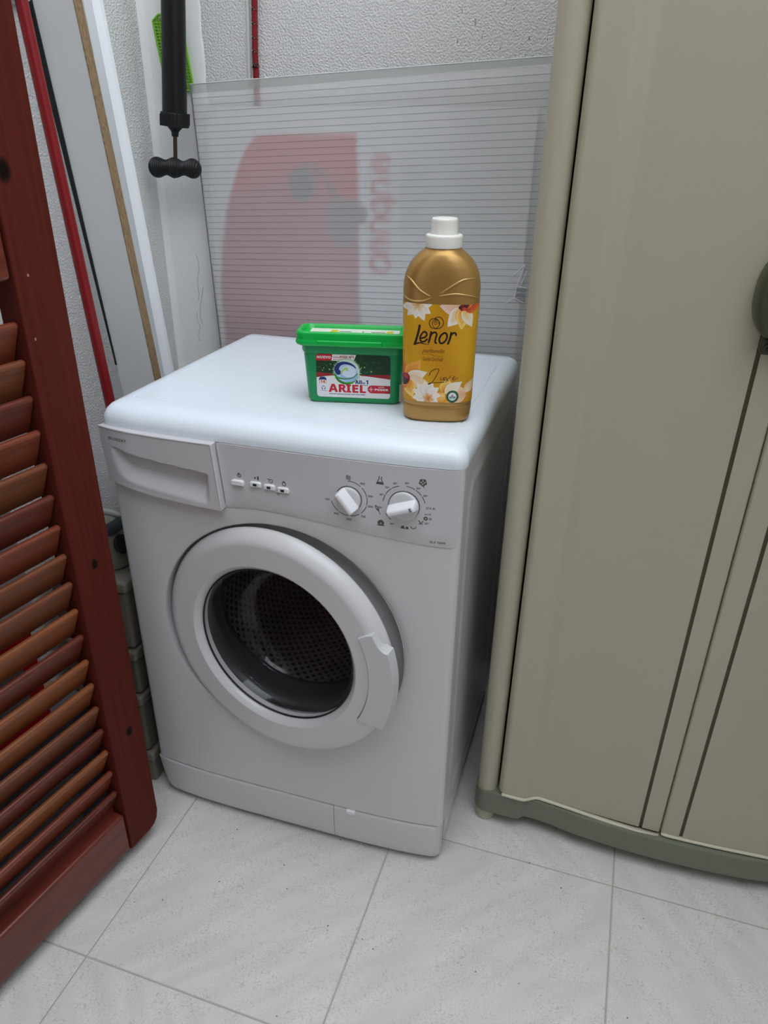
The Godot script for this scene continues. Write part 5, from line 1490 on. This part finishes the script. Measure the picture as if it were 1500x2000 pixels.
func tub() -> void:
	var base := Transform3D(Basis(Vector3.UP, deg_to_rad(12.0)), Vector3(0.0825, 0.8508, -0.1480))
	var t := thing("capsule_tub", "green plastic laundry capsule tub with white printed label beside the gold bottle", "tub", base)
	var green := mat(Color(0.02, 0.57, 0.33), 0.35)
	green.subsurf_scatter_enabled = true; green.subsurf_scatter_strength = 0.05
	var m := MB.new()
	var rows := []
	for e in [[0.0, 0.069, 0.016, 0.010], [0.0015, 0.072, 0.0185, 0.012], [0.006, 0.0745, 0.0205, 0.013], [0.081, 0.0795, 0.0242, 0.014], [0.081, 0.0795, 0.0242, 0.014], [0.0825, 0.0815, 0.0260, 0.015], [0.096, 0.0825, 0.0267, 0.015]]:
		rows.append(rr_ring(e[1], e[2], e[3], e[0]))
	m.grid(rows, true, true); m.cap(rows[0], Vector3.DOWN); m.cap(rows[-1], Vector3.UP)
	part("tub_body", m, green, t)
	# lid: rolled skirt with a finger step, raised rim, sunken middle
	var lg := mat(Color(0.02, 0.72, 0.29), 0.3)
	m = MB.new()
	rows = []
	for e in [[0.0895, 0.084, 0.045], [0.0895, 0.0875, 0.0485], [0.091, 0.0895, 0.0503], [0.0945, 0.0905, 0.0512], [0.0985, 0.0895, 0.0503], [0.100, 0.0885, 0.0494], [0.1065, 0.0892, 0.0498], [0.1095, 0.0888, 0.0494], [0.1112, 0.0872, 0.0478], [0.1115, 0.0845, 0.0452],
		[0.1108, 0.0825, 0.0432], [0.1056, 0.0805, 0.0412], [0.1045, 0.0795, 0.040]]:
		rows.append(rr_ring(e[1], e[2] - 0.0185, 0.015, e[0] + 0.0035))
	m.grid(rows, true, true); m.cap(rows[0], Vector3.DOWN); m.cap(rows[-1], Vector3.UP)
	var lid := part("lid", m, lg, t)
	m = MB.new(); m.rbox(Vector3(0.10, 0.0075, 0.004), 0.0018, Vector3(-0.004, 0.0990, 0.0330))
	part("finger_tab", m, lg, lid)
	var im := Image.create(256, 128, false, Image.FORMAT_RGB8)
	im.fill(Color(0.90, 0.91, 0.86))
	for e in [[60, 30, 20, 60, 0.85, 0.78, 0.2], [84, 60, 34, 12, 0.1, 0.1, 0.1], [150, 40, 4, 60, 0.6, 0.65, 0.5], [176, 60, 40, 14, 0.1, 0.1, 0.1], [220, 30, 18, 60, 0.85, 0.78, 0.2]]: im.fill_rect(Rect2i(e[0], e[1], e[2], e[3]), Color(e[4], e[5], e[6]))
	m = MB.new()
	m.quad(Vector3(-0.070, 0.1100, 0.017), Vector3(0.070, 0.1100, 0.017), Vector3(0.070, 0.1100, -0.017), Vector3(-0.070, 0.1100, -0.017), Vector3.UP, Vector2(0, 1), Vector2(1, 1), Vector2(1, 0), Vector2(0, 0))
	m.box(Vector3(-0.070, 0.1080, -0.017), Vector3(0.070, 0.1099, 0.017))
	part("top_sticker", m, printed(im, 0.4), lid)
	# front label on the sloping face
	m = MB.new()
	var x0 := -0.0585; var x1 := 0.0585; var y0 := 0.0100; var y1 := 0.0800
	var fz := func(y: float) -> float: return lerpf(0.0205, 0.0242, (y - 0.006) / 0.075) + 0.0004
	var q := PackedVector3Array()
	var rr := 0.005
	for cc in [[x1 - rr, y1 - rr, 0.0], [x0 + rr, y1 - rr, 90.0], [x0 + rr, y0 + rr, 180.0], [x1 - rr, y0 + rr, 270.0]]:
		for i in 7:
			var a := deg_to_rad(cc[2] + 15.0 * i)
			var y: float = cc[1] + rr * sin(a)
			q.append(Vector3(cc[0] + rr * cos(a), y, fz.call(y)))
	var mid := Vector3(0, (y0 + y1) / 2, fz.call((y0 + y1) / 2))
	var uv := func(p: Vector3) -> Vector2: return Vector2(clampf((p.x - x0) / (x1 - x0), 0.002, 0.998), clampf(1.0 - (p.y - y0) / (y1 - y0), 0.002, 0.998))
	for i in q.size():
		var p := q[i]; var p2 := q[(i + 1) % q.size()]
		m.tri(mid, p, p2, Vector3(0, -0.05, 1), Vector3(0, -0.05, 1), Vector3(0, -0.05, 1), uv.call(mid), uv.call(p), uv.call(p2))
	part("label", m, printed(tub_label(), 0.38), t)
	# loose sticker flap at the right
	m = MB.new(); m.rbox(Vector3(0.016, 0.028, 0.0006), 0.0003, Vector3(0.078, 0.020, 0.015), Basis(Vector3.UP, 0.9))
	part("loose_sticker", m, mat(Color(0.85, 0.83, 0.78), 0.5), t)

# ------------------------------------------------------------------ what shows in the gap and through the louvres
func hidden_stack() -> void:
	var grey := [Color(0.47, 0.45, 0.40), Color(0.41, 0.39, 0.35), Color(0.39, 0.37, 0.33), Color(0.43, 0.41, 0.37)]
	var marks := ["lowest", "second lowest", "second highest", "topmost"]
	var ys := [[0.0, 0.085], [0.087, 0.235], [0.237, 0.345], [0.347, 0.50]]
	for k in 4:
		var h: float = ys[k][1] - ys[k][0]
		var b := thing("storage_box", "%s grey-beige box of the stack in the gap beside the machine" % marks[k], "box", Transform3D(Basis(Vector3.UP, deg_to_rad([1.0, -1.5, 0.5, 2.0][k])), Vector3(-0.408, ys[k][0], -0.085)), "grey-beige boxes stacked in the gap")
		var m := MB.new(); m.rbox(Vector3(0.165, h - 0.022, 0.145), 0.008, Vector3(0, (h - 0.022) / 2, 0))
		part("box_body", m, mat(grey[k], 0.6), b)
		m = MB.new(); m.rbox(Vector3(0.176, 0.024, 0.156), 0.006, Vector3(0, h - 0.012, 0))
		part("lid", m, mat(Color(grey[k].r * 1.12, grey[k].g * 1.12, grey[k].b * 1.12), 0.5), b)
	# canister with tubular handle on top of the stack
	var c := thing("canister", "pale grey canister with a round tubular handle on top of the boxes", "canister", Transform3D(Basis(), Vector3(-0.405, 0.50, -0.082)))
	var m := MB.new()
	m.lathe([Vector2(0.0, 0.0), Vector2(0.055, 0.0), Vector2(0.060, 0.004), Vector2(0.062, 0.06), Vector2(0.058, 0.078), Vector2(0.040, 0.086), Vector2(0.0, 0.088)], Transform3D.IDENTITY, 32)
	part("body", m, mat(Color(0.50, 0.49, 0.44), 0.5), c)
	m = MB.new()
	m.tube(PackedVector3Array([Vector3(-0.05, 0.07, 0.02), Vector3(-0.05, 0.105, 0.022), Vector3(-0.03, 0.118, 0.024), Vector3(0.05, 0.118, 0.026), Vector3(0.066, 0.110, 0.02), Vector3(0.066, 0.08, -0.02)]), 0.0062, 12)
	part("handle", m, mat(Color(0.66, 0.67, 0.66), 0.4), c)
	m = MB.new()
	m.tube(PackedVector3Array([Vector3(0.02, 0.078, 0.040), Vector3(0.045, 0.088, 0.036), Vector3(0.085, 0.112, 0.012)]), 0.0115, 14)
	part("spout", m, mat(Color(0.20, 0.23, 0.25), 0.45), c)
	m = MB.new()
	m.lathe([Vector2(0.0, 0.0), Vector2(0.017, 0.0), Vector2(0.019, 0.004), Vector2(0.017, 0.007), Vector2(0.0, 0.005)], Transform3D(Basis(Vector3(0, 0, 1), -1.2), Vector3(0.058, 0.055, 0.028)), 24)
	part("vent", m, black, c)
	# cartons behind the louvres
	var n := 0
	for e in [["carton", "dark grey carton standing on the floor behind the louvres", Color(0.40, 0.42, 0.45), 0.0, 0.36, 0.36, -0.415], ["carton", "red carton in the middle of the pile behind the louvres", Color(0.85, 0.08, 0.12), 0.36, 0.22, 0.20, -0.415], ["carton", "white carton on top of the pile behind the louvres", Color(0.93, 0.93, 0.94), 0.58, 0.38, 0.23, -0.415]]:
		var b := thing(e[0], e[1], "carton", Transform3D(Basis(Vector3.UP, -0.12), Vector3(e[6], e[3], 0.30)), "cartons piled behind the louvres")
		m = MB.new(); m.rbox(Vector3(0.16, e[4] - 0.001, e[5]), 0.003, Vector3(0, e[4] / 2, 0))
		part("carton_box", m, mat(e[2], 0.6), b)
		m = MB.new(); m.rbox(Vector3(0.0012, e[4] * 0.4, e[5] * 0.5), 0.0004, Vector3(0.0806, e[4] * 0.5, -0.02))
		part("paper_label", m, mat(Color(0.55, 0.55, 0.56), 0.6), b)
		m = MB.new(); m.rbox(Vector3(0.05, 0.0006, e[5] * 0.98), 0.0002, Vector3(0, e[4] - 0.0002, 0))
		part("tape", m, mat(Color(0.62, 0.52, 0.38), 0.3), b)
